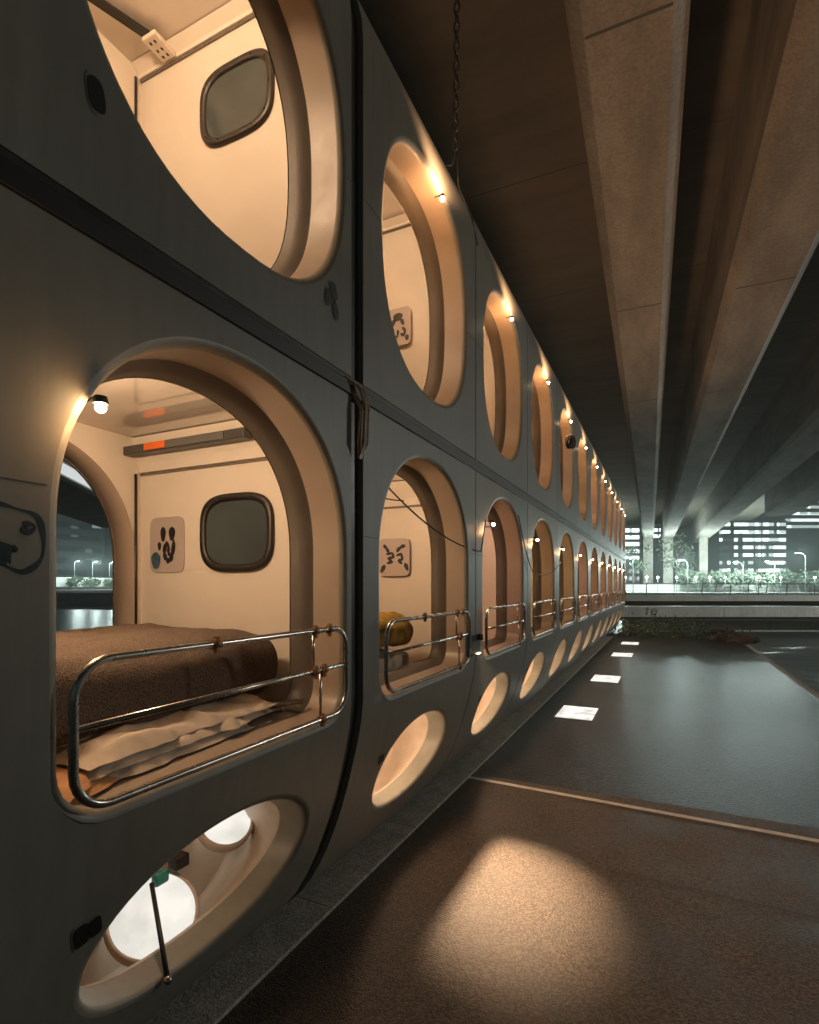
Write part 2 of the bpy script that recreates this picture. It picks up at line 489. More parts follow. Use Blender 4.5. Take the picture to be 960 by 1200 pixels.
def lamp(root, a, y, z, power=6.0, spot=None, inward=False):
    """small bulkhead lamp: bracket, glass bulb, real light"""
    bm = bmesh.new()
    c = P(a, y, z)
    m4 = Matrix.Translation(c + Vector((0, 0, 0.026)))
    bmesh.ops.create_cone(bm, cap_ends=True, segments=16, radius1=0.022, radius2=0.018, depth=0.022, matrix=m4)
    tube(bm, [c + Vector((-0.06, 0, 0.036)), c + Vector((0, 0, 0.036))], 0.006)
    lm = obj('lamp', bm, M['charcoal'], root)
    bm = bmesh.new()
    bmesh.ops.create_uvsphere(bm, u_segments=14, v_segments=10, radius=0.015, matrix=Matrix.Translation(c + Vector((0, 0, 0.005))))
    obj('bulb', bm, M['bulb'], lm, True)
    light('lamp_light', 'POINT', c + Vector((-.10 if inward else 0.03, 0, -0.06)), power, WARM, lm, 0.03)
    if spot:
        light('lamp_beam', 'SPOT', c + Vector((0.10, 0, -0.02)), spot[0], (1.0, .55, .28), lm, 0.04, target=spot[1], cone=spot[2], blend=0.6)
    return lm

def strips(bm, pts2, f, w, n=5):
    pass

# ------------------------------------------------------------------ pod builder
def build_pod(name, label, group, yc, left, right, low, hw, inner_l, inner_r, power):
    y0, y1 = yc + left, yc + right
    prof = LOW if low else UP
    base = (-1.62 * D, yc * D, 0.0 if low else H + .72 * D)
    root = thing(name, label, 'capsule pod', base, group)
    smax = prof.s[-1]
    lip = 0.022
    if low:
        main = lambda ins: [(y, z) for y, z in arch_loop(hw, -.445, .585, .11, .10, ins)]
    else:
        main = lambda ins: oval_loop(0, 1.425, hw, .53, 2.45, 72, ins)
    # --- outer shell
    hole = [(yc + y, prof.of_z(z)) for y, z in main(-lip)]
    holes = [hole]
    zc_p, hh_p, hw_p = prof.of_z(-.825), .215, .375
    if low:
        pl = lambda ins: oval_loop(0, zc_p, hw_p, hh_p, 2.05, 56, ins)
        holes.append([(yc + y, s) for y, s in pl(-lip)])
    bm = bmesh.new()
    vs = []
    for s0, s1 in zip(prof.s[:-1], prof.s[1:]):
        k = max(1, int((s1 - s0) / 0.06)) if not low or s0 < prof.s[5] else 2
        vs += [s0 + (s1 - s0) * i / k for i in range(k)]
    vs.append(smax)
    fs = sheet_with_holes(bm, lerp_list(y0, y1, 18), vs, holes, lambda u, s: P(prof.at(s)[0], u, prof.at(s)[1]))
    for fc in fs:
        fc.normal_update()
        if fc.normal.x < 0: fc.normal_flip()
    # sides, roof or bottom, back
    top = [P(a, 0, z) for a, z in prof.p]
    for y in (y0, y1):
        vsx = [bm.verts.new(Vector((p.x, y * D, p.z))) for p in top]
        if low: ex = [P(A_OUT, y, -1.315), P(A_OUT, y, .675)]
        else: ex = [P(A_OUT, y, .735), P(A_OUT, y, 2.30), P(1.6, y, 2.36)]
        vsx += [bm.verts.new(p) for p in ex]
        bm.faces.new(vsx)
    def quad(*ps):
        return bm.faces.new([bm.verts.new(p) for p in ps])
    if low:
        quad(P(1, y0, .675), P(1, y1, .675), P(A_OUT, y1, .675), P(A_OUT, y0, .675))
        quad(P(1.5, y0, -1.315), P(1.5, y1, -1.315), P(A_OUT, y1, -1.315), P(A_OUT, y0, -1.315))
    else:
        quad(P(1, y0, .735), P(1, y1, .735), P(A_OUT, y1, .735), P(A_OUT, y0, .735))
        quad(P(1.14, y0, 2.32), P(1.14, y1, 2.32), P(1.6, y1, 2.36), P(1.6, y0, 2.36))
        quad(P(1.6, y0, 2.36), P(1.6, y1, 2.36), P(A_OUT, y1, 2.30), P(A_OUT, y0, 2.30))
    zlo, zhi = (-1.315, .675) if low else (.735, 2.30)
    bh = [(yc + y, z) for y, z in main(0.02)]
    sheet_with_holes(bm, lerp_list(y0, y1, 4), lerp_list(zlo, zhi, 4), [bh], lambda u, v: P(A_OUT, u, v))
    sh = obj('shell', bm, M['shell'], root)
    # --- window surround: rounded lip, then a straight jamb
    def wl(ins, a): return [P(a, yc + y, z) for y, z in main(ins)]
    bm = bmesh.new()
    L = []
    for i in range(6):
        t = PI / 2 * i / 5
        L.append(wl(-lip + lip * math.sin(t), 1 + lip * (1 - math.cos(t))))
    rings(bm, L)
    obj('window_lip', bm, M['shell'], root)
    bm = bmesh.new()
    rings(bm, [wl(0.0, 1 + lip), wl(0.002, 1.06), wl(0.005, 1.125)])
    obj('window_surround', bm, M['surround'], root)
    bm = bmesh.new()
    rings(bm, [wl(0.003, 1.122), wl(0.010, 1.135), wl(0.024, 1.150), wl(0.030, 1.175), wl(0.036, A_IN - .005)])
    obj('jamb_shade', bm, M['shade_and_seam'], root)  # inner jamb coloured dark to stand for shade in the reveal
    bm = bmesh.new()
    rings(bm, [wl(0.0, A_BK - .004), wl(0.006, A_BK + .006), wl(0.02, A_OUT + .012), wl(-.04, A_OUT + .012)])
    obj('back_window_surround', bm, M['surround'], root)
    # --- interior
    fl, ce = (-.462, .632) if low else (.775, 2.235)
    yl, yr = yc + inner_l, yc + inner_r
    bm = bmesh.new()
    wh = [(yc + y, z) for y, z in main(0.036)]
    sheet_with_holes(bm, lerp_list(yl, yr, 3), lerp_list(fl, ce, 3), [wh], lambda u, v: P(A_IN, u, v))
    obj('front_lining', bm, M['lining'], root)
    bm = bmesh.new()
    wh = [(yc + y, z) for y, z in main(0.0)]
    sheet_with_holes(bm, lerp_list(yl, yr, 3), lerp_list(fl, ce, 3), [wh], lambda u, v: P(A_BK, u, v))
    obj('back_lining', bm, M['lining'], root)
    for y in (yl, yr):
        bm = bmesh.new()
        bm.faces.new([bm.verts.new(P(*q)) for q in ((A_IN, y, fl), (A_BK, y, fl), (A_BK, y, ce), (A_IN, y, ce))])
        obj('end_wall', bm, M['lining'], root)
    bm = bmesh.new()
    bm.faces.new([bm.verts.new(P(*q)) for q in ((A_IN, yl, ce), (A_BK, yl, ce), (A_BK, yr, ce), (A_IN, yr, ce))])
    obj('ceiling_panel', bm, M['ceiling'], root)
    bm = bmesh.new()
    bm.faces.new([bm.verts.new(P(*q)) for q in ((A_IN, yl, fl), (A_BK, yl, fl), (A_BK, yr, fl), (A_IN, yr, fl))])
    obj('floor_panel', bm, M['floorp'], root)
    # cornice along the end wall with a dark seam under it
    zs = .478 if low else 2.185
    bm = bmesh.new()
    e = yr - .001
    def prism(pts):
        A = [bm.verts.new(P(A_IN + .002, y, z)) for y, z in pts]; B = [bm.verts.new(P(A_BK - .002, y, z)) for y, z in pts]
        n = len(pts)
        for i in range(n): bm.faces.new((A[i], A[(i + 1) % n], B[(i + 1) % n], B[i]))
        bm.faces.new(A); bm.faces.new(list(reversed(B)))
    zt_c = ce - .004
    prism([(e, zs + .008), (e - .012, zs + .008), (e - .016, zs + .05 if low else zs + .02), (e - .05, zt_c), (e, zt_c)])
    obj('cornice', bm, M['lining'], root)
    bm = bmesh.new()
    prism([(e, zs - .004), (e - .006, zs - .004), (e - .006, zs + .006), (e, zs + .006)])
    obj('cornice_seam', bm, M['shade_and_seam'], root)
    # corner bead behind
    bm = bmesh.new()
    tube(bm, [P(A_BK - .004, yr - .03, fl + .02), P(A_BK - .004, yr - .03, zs)], .006 * D, 6)
    obj('corner_bead', bm, M['brown'], root)
    # oval window in the end wall
    near = yc < 2
    if low: oc = (1.516, .207)
    else: oc = (1.516, 1.90)
    def el(ins, y): return [P(a, y, z) for a, z in oval_loop(oc[0], oc[1], .182, .150, 3.4, 48, ins)]
    if near:
      bm = bmesh.new()
      rings(bm, [el(-.004, yr - .0005), el(-.004, yr - .012), el(.0, yr - .016), el(.019, yr - .016), el(.024, yr - .010), el(.026, yr - .004)])
      for k in range(10):
        q = oval_loop(oc[0], oc[1], .182 - .012, .150 - .012, 3.4, 10)[k]
        bmesh.ops.create_uvsphere(bm, u_segments=6, v_segments=4, radius=.0055, matrix=Matrix.Translation(P(q[0], yr - .017, q[1])))
      ow = obj('oval_window', bm, M['brown'], root)
      bm = bmesh.new()
      bm.faces.new([bm.verts.new(p) for p in el(.025, yr - .0055)])
      obj('glass', bm, M['glass'], ow)
    # cabin lamp
    bm = bmesh.new()
    lc = P(1.50, yl + .30, ce - .09)
    bmesh.ops.create_uvsphere(bm, u_segments=16, v_segments=10, radius=.05, matrix=Matrix.Translation(lc))
    tube(bm, [lc + Vector((0, 0, .045)), P(1.50, yl + .30, ce - .001)], .012)
    cl = obj('cabin_lamp', bm, M['inbulb'], root, True)
    light('cabin_light', 'POINT', lc - Vector((0, 0, .09)), power, (1.0, .68, .42), cl, .09)
    if low:
        # --- lower porthole: lip, throat and back
        def pp(ins, dep):
            out = []
            for y, s in pl(ins):
                a, z = prof.at(s); out.append(P(a + dep, yc + y, z))
            return out
        bm = bmesh.new()
        L = []
        for i in range(5):
            t = PI / 2 * i / 4
            L.append(pp(-lip + lip * math.sin(t), lip * (1 - math.cos(t))))
        L += [pp(.004, .07), pp(.012, .10)]
        rings(bm, L)
        obj('porthole_surround', bm, M['shell'], root)
        bm = bmesh.new()
        zc = LOW.at(zc_p)[1]
        def bl(a, k, sh): return [P(a, yc + y * k, zc + sh - (z - zc_p) * k) for y, z in pl(.02)]
        L = [pp(.012, .098), pp(.010, .112), bl(1.36, 1.16, -.05), bl(1.43, 1.28, -.07), bl(1.462, 1.22, -.07)]
        rings(bm, L, True)
        obj('porthole_lining', bm, M['niche'], root)
        # guard rail: one bent tube following the foot of the window, two bars, posts and clamps
        rz0, rz1, rh = -.425, -.142, hw - .012
        rc = .075
        ra = .985
        loop = []
        for (cy, cz, t0) in ((rh - rc, rz1 - rc, 0), (-rh + rc, rz1 - rc, PI / 2), (-rh + rc, rz0 + rc, PI), (rh - rc, rz0 + rc, 1.5 * PI)):
            for i in range(8):
                t = t0 + PI / 2 * i / 7
                loop.append(P(ra, yc + cy + rc * math.cos(t), cz + rc * math.sin(t)))
        bm = bmesh.new()
        tube(bm, loop, .0135, 10, closed=True)
        gr = obj('guard_rail', bm, M['chrome'], root)
        bm = bmesh.new()
        zm = (rz0 + rz1) / 2 + .015
        tube(bm, [P(ra + .004, yc - rh, zm), P(ra + .004, yc + rh, zm)], .010, 8)
        obj('middle_bar', bm, M['chrome'], gr)
        for yy, za, zb in ((hw * .60, rz1, zm), (hw * .68, zm, rz0)):
            bm = bmesh.new()
            tube(bm, [P(ra + .006, yc + yy, za), P(ra + .006, yc + yy, zb)], .007, 8)
            obj('rail_post', bm, M['chrome'], gr)
        for yy, zz in ((hw * .60, rz1), (hw * .76, rz1), (hw * .70, zm), (hw * .60, zm), (-.12, rz1), (hw * .68, rz0)):
            bm = bmesh.new()
            c = P(ra, yc + yy, zz)
            tube(bm, [c - Vector((0, .018, 0)), c + Vector((0, .018, 0))], .019, 10)
            box(bm, c.x - .006, c.x + .012, c.y - .008, c.y + .006, c.z - .034, c.z + .028)
            obj('rail_clamp', bm, M['brass'], gr)
        # black rubber bumpers where the rail meets the shell
        for yy in (rh,):
            bm = bmesh.new()
            c = P(ra + .010, yc + yy + (.012 if yy > 0 else -.012), (rz0 + rz1) / 2)
            box(bm, c.x - .012, c.x + .008, c.y - .006, c.y + .006, c.z - .09, c.z + .13, .004)
            obj('rail_bumper', bm, M['black'], gr)
    # panel joints on the shell
    za = .18 if low else 1.42
    for ya, yb in ((left + .004, -hw - lip - .004), (hw + lip + .004, right - .004)):
        if yb - ya > .01:
            bm = bmesh.new(); box(bm, -D - .0005, -D + .0012, (yc + ya) * D, (yc + yb) * D, H + za * D - .0015, H + za * D + .0015)
            obj('panel_joint', bm, M['joint'], root)
    return root

def vent(root, y, z, kind, k=1.0):
    prof = LOW if z < .7 else UP
    a = prof.at(prof.of_z(z))[0]
    def at(u, v, off): 
        zz = z + v
        aa = prof.at(prof.of_z(zz))[0]
        return P(aa - off, y + u, zz)
    if kind == 3: pets = [(.012, .036, .023, .034, .35), (-.026, -.004, .019, .034, -.15), (.026, -.036, .019, .032, .2)]
    else: pets = [(-.02, 0, .022, .036, .25), (.022, .004, .018, .032, .25)]
    if kind == 1: pets = [(0, 0, .022, .040, .15)]
    pets = [(p[0] * k, p[1] * k, p[2] * k, p[3] * k, p[4]) for p in pets]
    bm = bmesh.new(); bm2 = bmesh.new()
    for cu, cv, ru, rv, rot in pets:
        for q, sc, off, b in ((0, 1.22, .0015, bm), (1, 1.0, .0032, bm2)):
            pts = []
            for i in range(20):
                t = 2 * PI * i / 20
                c, s = math.cos(t), math.sin(t)
                u = ru * sc * math.copysign(abs(c) ** (.5 if kind == 2 else .75), c); v = rv * sc * math.copysign(abs(s) ** (.5 if kind == 2 else .75), s)
                pts.append(at(cu + u * math.cos(rot) - v * math.sin(rot), cv + u * math.sin(rot) + v * math.cos(rot), off))
            b.faces.new([b.verts.new(p) for p in pts])
    vt = obj('vent', bm, M['shell'], root)
    obj('vent_slot', bm2, M['black'], vt)

def sign(root, a, y, z, w, h, style):
    bm = bmesh.new()
    pl = oval_loop(a, z, w, h, 7, 40)
    rings(bm, [[P(q, y - .0005, r) for q, r in pl], [P(q, y - .004, r) for q, r in pl]], True)
    sp = obj('sign', bm, M['plate'], root)
    bm = bmesh.new()
    def blob(u, v, ru, rv, rot=0.0, b=bm, off=.0055):
        pts = []
        for i in range(18):
            t = 2 * PI * i / 18
            x, yv = ru * math.cos(t) * (1 + .12 * math.sin(3 * t)), rv * math.sin(t)
            pts.append(P(a - (u + x * math.cos(rot) - yv * math.sin(rot)), y - off, z + v + x * math.sin(rot) + yv * math.cos(rot)))
        b.faces.new([b.verts.new(p) for p in pts])
    def stroke(pts, r, b=bm):
        for i in range(len(pts) - 1):
            (u0, v0), (u1, v1) = pts[i], pts[i + 1]
            blob((u0 + u1) / 2, (v0 + v1) / 2, math.hypot(u1 - u0, v1 - v0) * .62, r, math.atan2(v1 - v0, u1 - u0), b, .0055 + .00012 * i)
    if style == 0:
        blob(-.02, .045, .016, .032); blob(.032, .045, .019, .03); blob(-.042, -.005, .011, .018)
        stroke([(-.005, .005), (-.015, -.035), (0, -.065), (.02, -.07), (.035, -.045), (.045, .012)], .012)
        stroke([(-.002, .012), (.014, -.01), (.010, -.035), (.024, -.045)], .009)
        bm2 = bmesh.new(); blob(-.062, -.065, .027, .036, 0, bm2, .0075)
        obj('sign_badge', bm2, M['inkblue'], sp)
    elif style == 1:
        stroke([(-.07, .075), (-.05, .055), (-.035, .03)], .011); stroke([(.075, .07), (.045, .06), (.02, .035)], .012)
        stroke([(-.05, .02), (-.01, .025), (0, 0), (-.04, -.005), (-.01, -.03), (-.045, -.035)], .009)
        stroke([(.02, .01), (.05, .02), (.06, -.015), (.03, -.02), (.055, -.04)], .009)
        blob(-.075, -.07, .014, .028, -.5); blob(.085, -.06, .013, .026, .4)
    else:
        blob(.0, .06, .032, .025); blob(-.03, .03, .013, .026, -.4); blob(.03, .025, .012, .022, .4)
        stroke([(-.03, -.01), (-.045, -.04), (-.02, -.07), (0, -.05), (.0, -.02)], .009)
        stroke([(.03, -.01), (.05, -.03), (.04, -.06), (.02, -.045)], .009)
        blob(.06, -.075, .013, .018)
    obj('symbol', bm, M['ink'], sp)

# ------------------------------------------------------------------ setting
def at(px, depth, z=0.0):
    """plan position seen at picture column px, depth metres ahead"""
    r = (px - 480) / F_PX * depth
    return Vector((r * CS - depth * SN, r * SN + depth * CS, z))
UR = (CS, SN); UF = (-SN, CS)

def structure(name, bm, m):
    o = obj(name, bm, m); o['kind'] = 'structure'; return o

QY0, QYW, QY1, QX0, QX1 = -7.0, 5.45, 22.6, -4.6, 2.55
bm = bmesh.new(); box(bm, QX0, QX1, QY0, QY1, -1.6, -0.004); structure('quay', bm, M['bank'])
bm = bmesh.new(); box(bm, -1.85, QX1 - .12, QY0 + .02, QYW, -.003, .0); structure('road', bm, M['asphalt'])
bm = bmesh.new(); box(bm, -1.85, QX1 - .12, QYW + .004, QY1 - .02, -.003, -.001); structure('wet_paving', bm, M['wet'])
bm = bmesh.new()
for i in range(24):
    ya = QY0 + .02 + i * 1.22
    box(bm, -2.35, -1.846, ya, min(ya + 1.217, QY1), -.003, .020, .004)
structure('kerb', bm, M['kerb'])
bm = bmesh.new(); box(bm, QX0 + .02, -2.36, QY0 + .02, QY1 - .02, -.003, .012); structure('pavement', bm, M['kerb'])
bm = bmesh.new()
bm.faces.new([bm.verts.new(Vector(p)) for p in ((-1.84, 4.06, .0035), (2.42, 3.92, .0035), (2.42, 3.932, .0035), (-1.84, 4.072, .0035))])
structure('road_joint', bm, M['joint'])
bm = bmesh.new()
bm.faces.new([bm.verts.new(Vector(p)) for p in ((-1.84, 5.285, .005), (2.42, 5.06, .005), (2.42, 5.125, .005), (-1.84, 5.35, .005))])
structure('road_marking', bm, M['line'])
bm = bmesh.new(); bmesh.ops.create_grid(bm, x_segments=1, y_segments=1, size=900, matrix=Matrix.Translation((0, 0, -.85)))
structure('river_water', bm, M['water'])
# far banks
bm = bmesh.new(); obox(bm, at(700, 190), UR, 330, UF, 111, -2.0, 0.9); structure('far_bank', bm, M['bank'])
bm = bmesh.new(); obox(bm, (-330, 60), (1, 0), 190, (0, 1), 400, -2.0, 0.5); structure('opposite_bank', bm, M['bank'])

# overpass
OT = math.radians(1.35)
OD = Vector((-math.sin(OT), math.cos(OT), 0)); ON = Vector((math.cos(OT), math.sin(OT), 0))
op = thing('concrete_overpass', 'grey concrete motorway overpass with deep parallel girders running above the pod hotel', 'overpass', (0, 0, 0))
ZB, ZD = H + 8.0, H + 11.6
OY0, OY1 = -14.0, 112.0
def extr(bm, prof, y0, y1):
    A = [bm.verts.new(ON * x + OD * y0 + Vector((0, 0, z))) for x, z in prof]
    B = [bm.verts.new(ON * x + OD * y1 + Vector((0, 0, z))) for x, z in prof]
    n = len(prof)
    for i in range(n): bm.faces.new((A[i], A[(i + 1) % n], B[(i + 1) % n], B[i]))
    bm.faces.new(list(reversed(A))); bm.faces.new(B)
    bmesh.ops.recalc_face_normals(bm, faces=bm.faces)
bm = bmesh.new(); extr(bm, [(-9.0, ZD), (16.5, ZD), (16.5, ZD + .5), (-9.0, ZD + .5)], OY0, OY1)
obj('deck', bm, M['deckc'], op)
for k in range(19):
    y = OY0 + 3 + k * 6.6
    bm = bmesh.new()
    extr(bm, [(-8.9, ZD - .006), (16.4, ZD - .006), (16.4, ZD + .02), (-8.9, ZD + .02)], y, y + .035)
    obj('deck_joint', bm, M['joint'], op)
def girder(xa, xb, zb, ch=.22, slope=.02, end=112.0):
    bm = bmesh.new()
    extr(bm, [(xa - ch - slope, ZD + .01), (xa - ch, zb + .55), (xa - ch, zb + .20), (xa, zb), (xb, zb), (xb + ch, zb + .20), (xb + ch, zb + .55), (xb + ch + slope, ZD + .01)], OY0, end)
    g = obj('girder', bm, M['conc'], op)
    for k in range(14):
        y = OY0 + 5 + k * 8.6
        if y > end - .1: break
        bm = bmesh.new()
        extr(bm, [(xa + .01, zb - .003), (xb - .01, zb - .003), (xb - .01, zb + .01), (xa + .01, zb + .01)], y, y + .05)
        obj('girder_joint', bm, M['joint'], g)
girder(-.88, .30, ZB)
girder(2.10, 3.46, ZB)
girder(7.2, 9.0, ZB - .1)
girder(11.4, 13.6, ZB - .6, end=68.0)
girder(-7.9, -6.6, ZB)
for x0, x1 in ((-1.05, .45), (2.0, 3.5), (7.4, 8.6)):
    bm = bmesh.new()
    extr(bm, [(x0, .5), (x1, .5), (x1, ZB + .7), (x0, ZB + .7)], 100.0, 102.2)
    obj('pier', bm, M['conc'], op)

# footbridge across the river
fb = thing('footbridge', 'low concrete footbridge with thin steel railing crossing the river past the quay', 'bridge', tuple(at(860, 33.0)))
BC = Vector(at(900, 33.0)); Rv = Vector((CS, SN, 0)); Fv = Vector((-SN, CS, 0))
c = BC + Rv * 8
bm = bmesh.new(); obox(bm, c, UR, 27, UF, 1.5, H - .92, H - .60); obj('deck', bm, M['panel'], fb)
bm = bmesh.new(); obox(bm, c + Fv * .5, UR, 27, UF, .9, H - 1.24, H - .92); obj('girder', bm, M['charcoal'], fb)
for i in range(8):
    bm = bmesh.new(); obox(bm, BC - Rv * 16 + Rv * (3.25 + i * 6.2) - Fv * 1.2, UR, 3.08, UF, .1, H - 1.86, H - 1.245); obj('fascia_panel', bm, M['panel'], fb)
bm = bmesh.new(); obox(bm, c + Fv * .4, UR, 27, UF, 1.4, H - 2.10, H - 1.87); obj('soffit', bm, M['charcoal'], fb)
bm = bmesh.new(); obox(bm, c + Fv * .7 + Rv * 4.5, UR, 21, UF, .4, H - 3.2, H - 2.105); obj('abutment', bm, M['panel'], fb)
bm = bmesh.new()
e0, e1 = BC - Rv * 18 - Fv * 1.42, BC + Rv * 34 - Fv * 1.42
for zz in (.10, -.10, -.30, -.5):
    tube(bm, [e0 + Vector((0, 0, H + zz)), e1 + Vector((0, 0, H + zz))], .022 if zz > 0 else .010, 6)
k = 0.0
while k < 52:
    p = e0 + Rv * k
    tube(bm, [p + Vector((0, 0, H - .62)), p + Vector((0, 0, H + .10))], .022, 6); k += 1.65
obj('railing', bm, M['pole'], fb)
bm = bmesh.new()
q = BC - Rv * 8.0 - Fv * 1.306
def mark(u0, v0, u1, v1, r=.022):
    tube(bm, [q + Rv * u0 + Vector((0, 0, H - 1.72 + v0)), q + Rv * u1 + Vector((0, 0, H - 1.72 + v1))], r, 5)
mark(0, 0, 0, .36); mark(-.08, .28, 0, .36)
ring = [q + Rv * (.42 + .16 * math.cos(t)) + Vector((0, 0, H - 1.54 + .15 * math.sin(t))) for t in lerp_list(0, 2 * PI, 14)[:-1]]
tube(bm, ring, .024, 5, closed=True); mark(.30, -.0, .56, -.0); mark(.28, .18, .56, .18)
obj('stencil_mark', bm, M['ink'], fb)

# city beyond
def building(px0, px1, depth, z0, z1, floors, wall, win, label, cat='office building', bay=None, deep=14, frac=.55, name='office_building', skip=()):
    a, b = at(px0, depth), at(px1, depth)
    cc = (a + b) / 2; hl = (b - a).length / 2
    r = thing(name, label, cat, (cc.x, cc.y, z0))
    ctr = cc + Fv * deep
    bm = bmesh.new(); obox(bm, ctr, UR, hl, UF, deep, z0, z1); obj('wall', bm, wall, r)
    bm = bmesh.new(); obox(bm, ctr, UR, hl * .98, UF, deep * .98, z1 + .01, z1 + .9); obj('parapet', bm, wall, r)
    fh = (z1 - z0) / floors
    for i in range(floors):
        if i in skip: continue
        zz = z0 + fh * (i + .28)
        segs = bay or [(.03, .97)]
        for s0, s1 in segs:
            m0 = a + (b - a) * s0; m1 = a + (b - a) * s1
            bm = bmesh.new(); obox(bm, (m0 + m1) / 2 - Fv * .03, UR, (m1 - m0).length / 2, UF, .06, zz, zz + fh * frac)
            obj('window_band', bm, win, r)
    return r
def zpx(py, depth): return H + (686 - py) / F_PX * depth
building(843, 922, 150, .9, zpx(610, 150), 9, M['bwall'], M['win1'], 'wide dark office block with long white lit window rows across the river', bay=[(.0, .16), (.22, .62), (.64, .985)], frac=.42)
building(905, 1010, 185, .9, zpx(575, 185), 15, M['bwall'], M['win2'], 'tall office tower with continuous glowing floors behind the wide dark office block', bay=[(.02, .98)], skip=(0, 1, 2, 3, 4, 5, 6, 7, 8), frac=.42)
building(803, 842, 170, .9, zpx(628, 170), 8, M['bpale'], M['win4'], 'pale low office block just left of the wide dark office block', bay=[(.05, .45), (.52, .95)])
building(726, 750, 160, .9, zpx(618, 160), 9, M['bpale'], M['win4'], 'narrow pale block glowing between the pod row and the first pier', bay=[(.04, .96)])
building(764, 802, 230, .9, zpx(618, 230), 10, M['bpale'], M['win4'], 'bright block far behind the twin overpass piers', bay=[(.04, .48), (.52, .96)])
# buildings on the opposite bank, seen through the first pod
def building_left(y0, y1, x, z1, floors, label, win):
    r = thing('apartment_tower', label, 'apartment tower', (x, (y0 + y1) / 2, .5))
    bm = bmesh.new(); box(bm, x - 20, x, y0, y1, .5, z1); obj('wall', bm, M['bwall'], r)
    fh = (z1 - .5) / floors
    for i in range(floors):
        bm = bmesh.new(); box(bm, x - .05, x + .08, y0 + 1.2, y1 - 1.2, .5 + fh * (i + .3), .5 + fh * (i + .75)); obj('window_band', bm, win, r)
building_left(96, 112, -160, 32, 9, 'dark apartment tower with few lit windows, main one through the arch of the near pod', M['win3'])
building_left(114, 131, -158, 29, 8, 'dark apartment tower with few lit windows, right one through the arch of the near pod', M['win3'])
# diagonal viaduct behind the pods
vd = thing('rear_viaduct', 'pale edged road viaduct crossing diagonally beyond the rear arch of the near pod', 'viaduct', tuple(at(110, 47)))
p0, p1 = at(85, 41.6), at(135, 52.5)
dv = (p1 - p0).normalized(); mid = (p0 + p1) / 2
nv = Vector((dv.y, -dv.x, 0))
if nv.dot(Fv) > 0: nv = -nv
bm = bmesh.new(); obox(bm, mid, dv, 30, nv, .3, H + 7.9, H + 9.0); obj('parapet', bm, M['panel'], vd)
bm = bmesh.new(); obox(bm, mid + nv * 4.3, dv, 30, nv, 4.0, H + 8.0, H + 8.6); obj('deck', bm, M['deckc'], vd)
bm = bmesh.new(); obox(bm, mid + nv * -.34, dv, 30, nv, .03, H + 8.05, H + 8.85)
obj('parapet_glow', bm, emit('viaduct_edge_glow', (.95, 1, .97), .75), vd)  # glow put on the parapet face in place of light falling on it
bm = bmesh.new(); obox(bm, mid + nv * 4 - dv * 24, dv, .8, nv, .8, -2, H + 8.0); obj('pier', bm, M['conc'], vd)

# street lamps (lit)
def street_lamp(x, y, z0, h, power, label, arm=(1.2, 0), grp='street lamps across the river', hang=False):
    r = thing('street_lamp', label, 'street lamp', (x, y, z0), grp)
    bm = bmesh.new()
    b = Vector((x, y, z0)); t = b + Vector((0, 0, h))
    av = Vector((arm[0], arm[1], 0))
    tube(bm, [b, b + Vector((0, 0, h * .5)), t - Vector((0, 0, .5)), t + av * .35 - Vector((0, 0, .05)), t + av], [.08, .065, .05, .045, .04], 8)
    obj('pole', bm, M['pole'], r)
    bm = bmesh.new()
    c = t + av
    box(bm, c.x - .24, c.x + .24, c.y - .14, c.y + .14, c.z - .02, c.z + .08, .02)
    hd = obj('lamp_head', bm, M['pole'], r)
    bm = bmesh.new(); box(bm, c.x - .2, c.x + .2, c.y - .11, c.y + .11, c.z - .05, c.z - .024, .008)
    obj('diffuser', bm, M['city_em'], hd)
    light('street_light', 'POINT', c - Vector((0, 0, .25)), power, COOL if x < 20 else (1.0, .99, .90), hd, .25)
SL = [(871, 81, 4.6, 3000), (908, 82, 4.8, 3000), (806, 82, 5.0, 5000), (944, 81, 6.0, 3500), (742, 83, 5.5, 1800)]
SLL = ['street lamp on the far bank in front of the wide dark office block', 'street lamp on the far bank at the right end of the wide dark office block',
       'street lamp among the bright trees right of the twin piers', 'tallest street lamp, near the right edge of the far bank', 'street lamp behind the first overpass pier']
for (px, dep, h, pw), lb in zip(SL, SLL):
    p = at(px, dep); street_lamp(p.x, p.y, .9, h, pw, lb, (-1.1, -.5))
for i, (y, lb) in enumerate(((91.5, 'street lamp on the opposite bank, left one of three seen through the near pod'), (96.5, 'street lamp on the opposite bank, middle one of three seen through the near pod'),
                 (101.5, 'street lamp on the opposite bank, right one of three seen through the near pod'))):
    street_lamp(-143.0, y, .5, 8.0, 5000, lb, (1.6, 0), 'street lamps on the opposite bank')

street_lamp(21.5, 27, .2, 8.5, 4500, 'unseen street lamp added on the right river bank to light the pods and footbridge', (-1.4, 0), None)  # out of view, added as cool fill for facade and footbridge
bm = bmesh.new(); box(bm, 20, 70, -30, 34, -2, .2); structure('right_bank', bm, M['bank'])

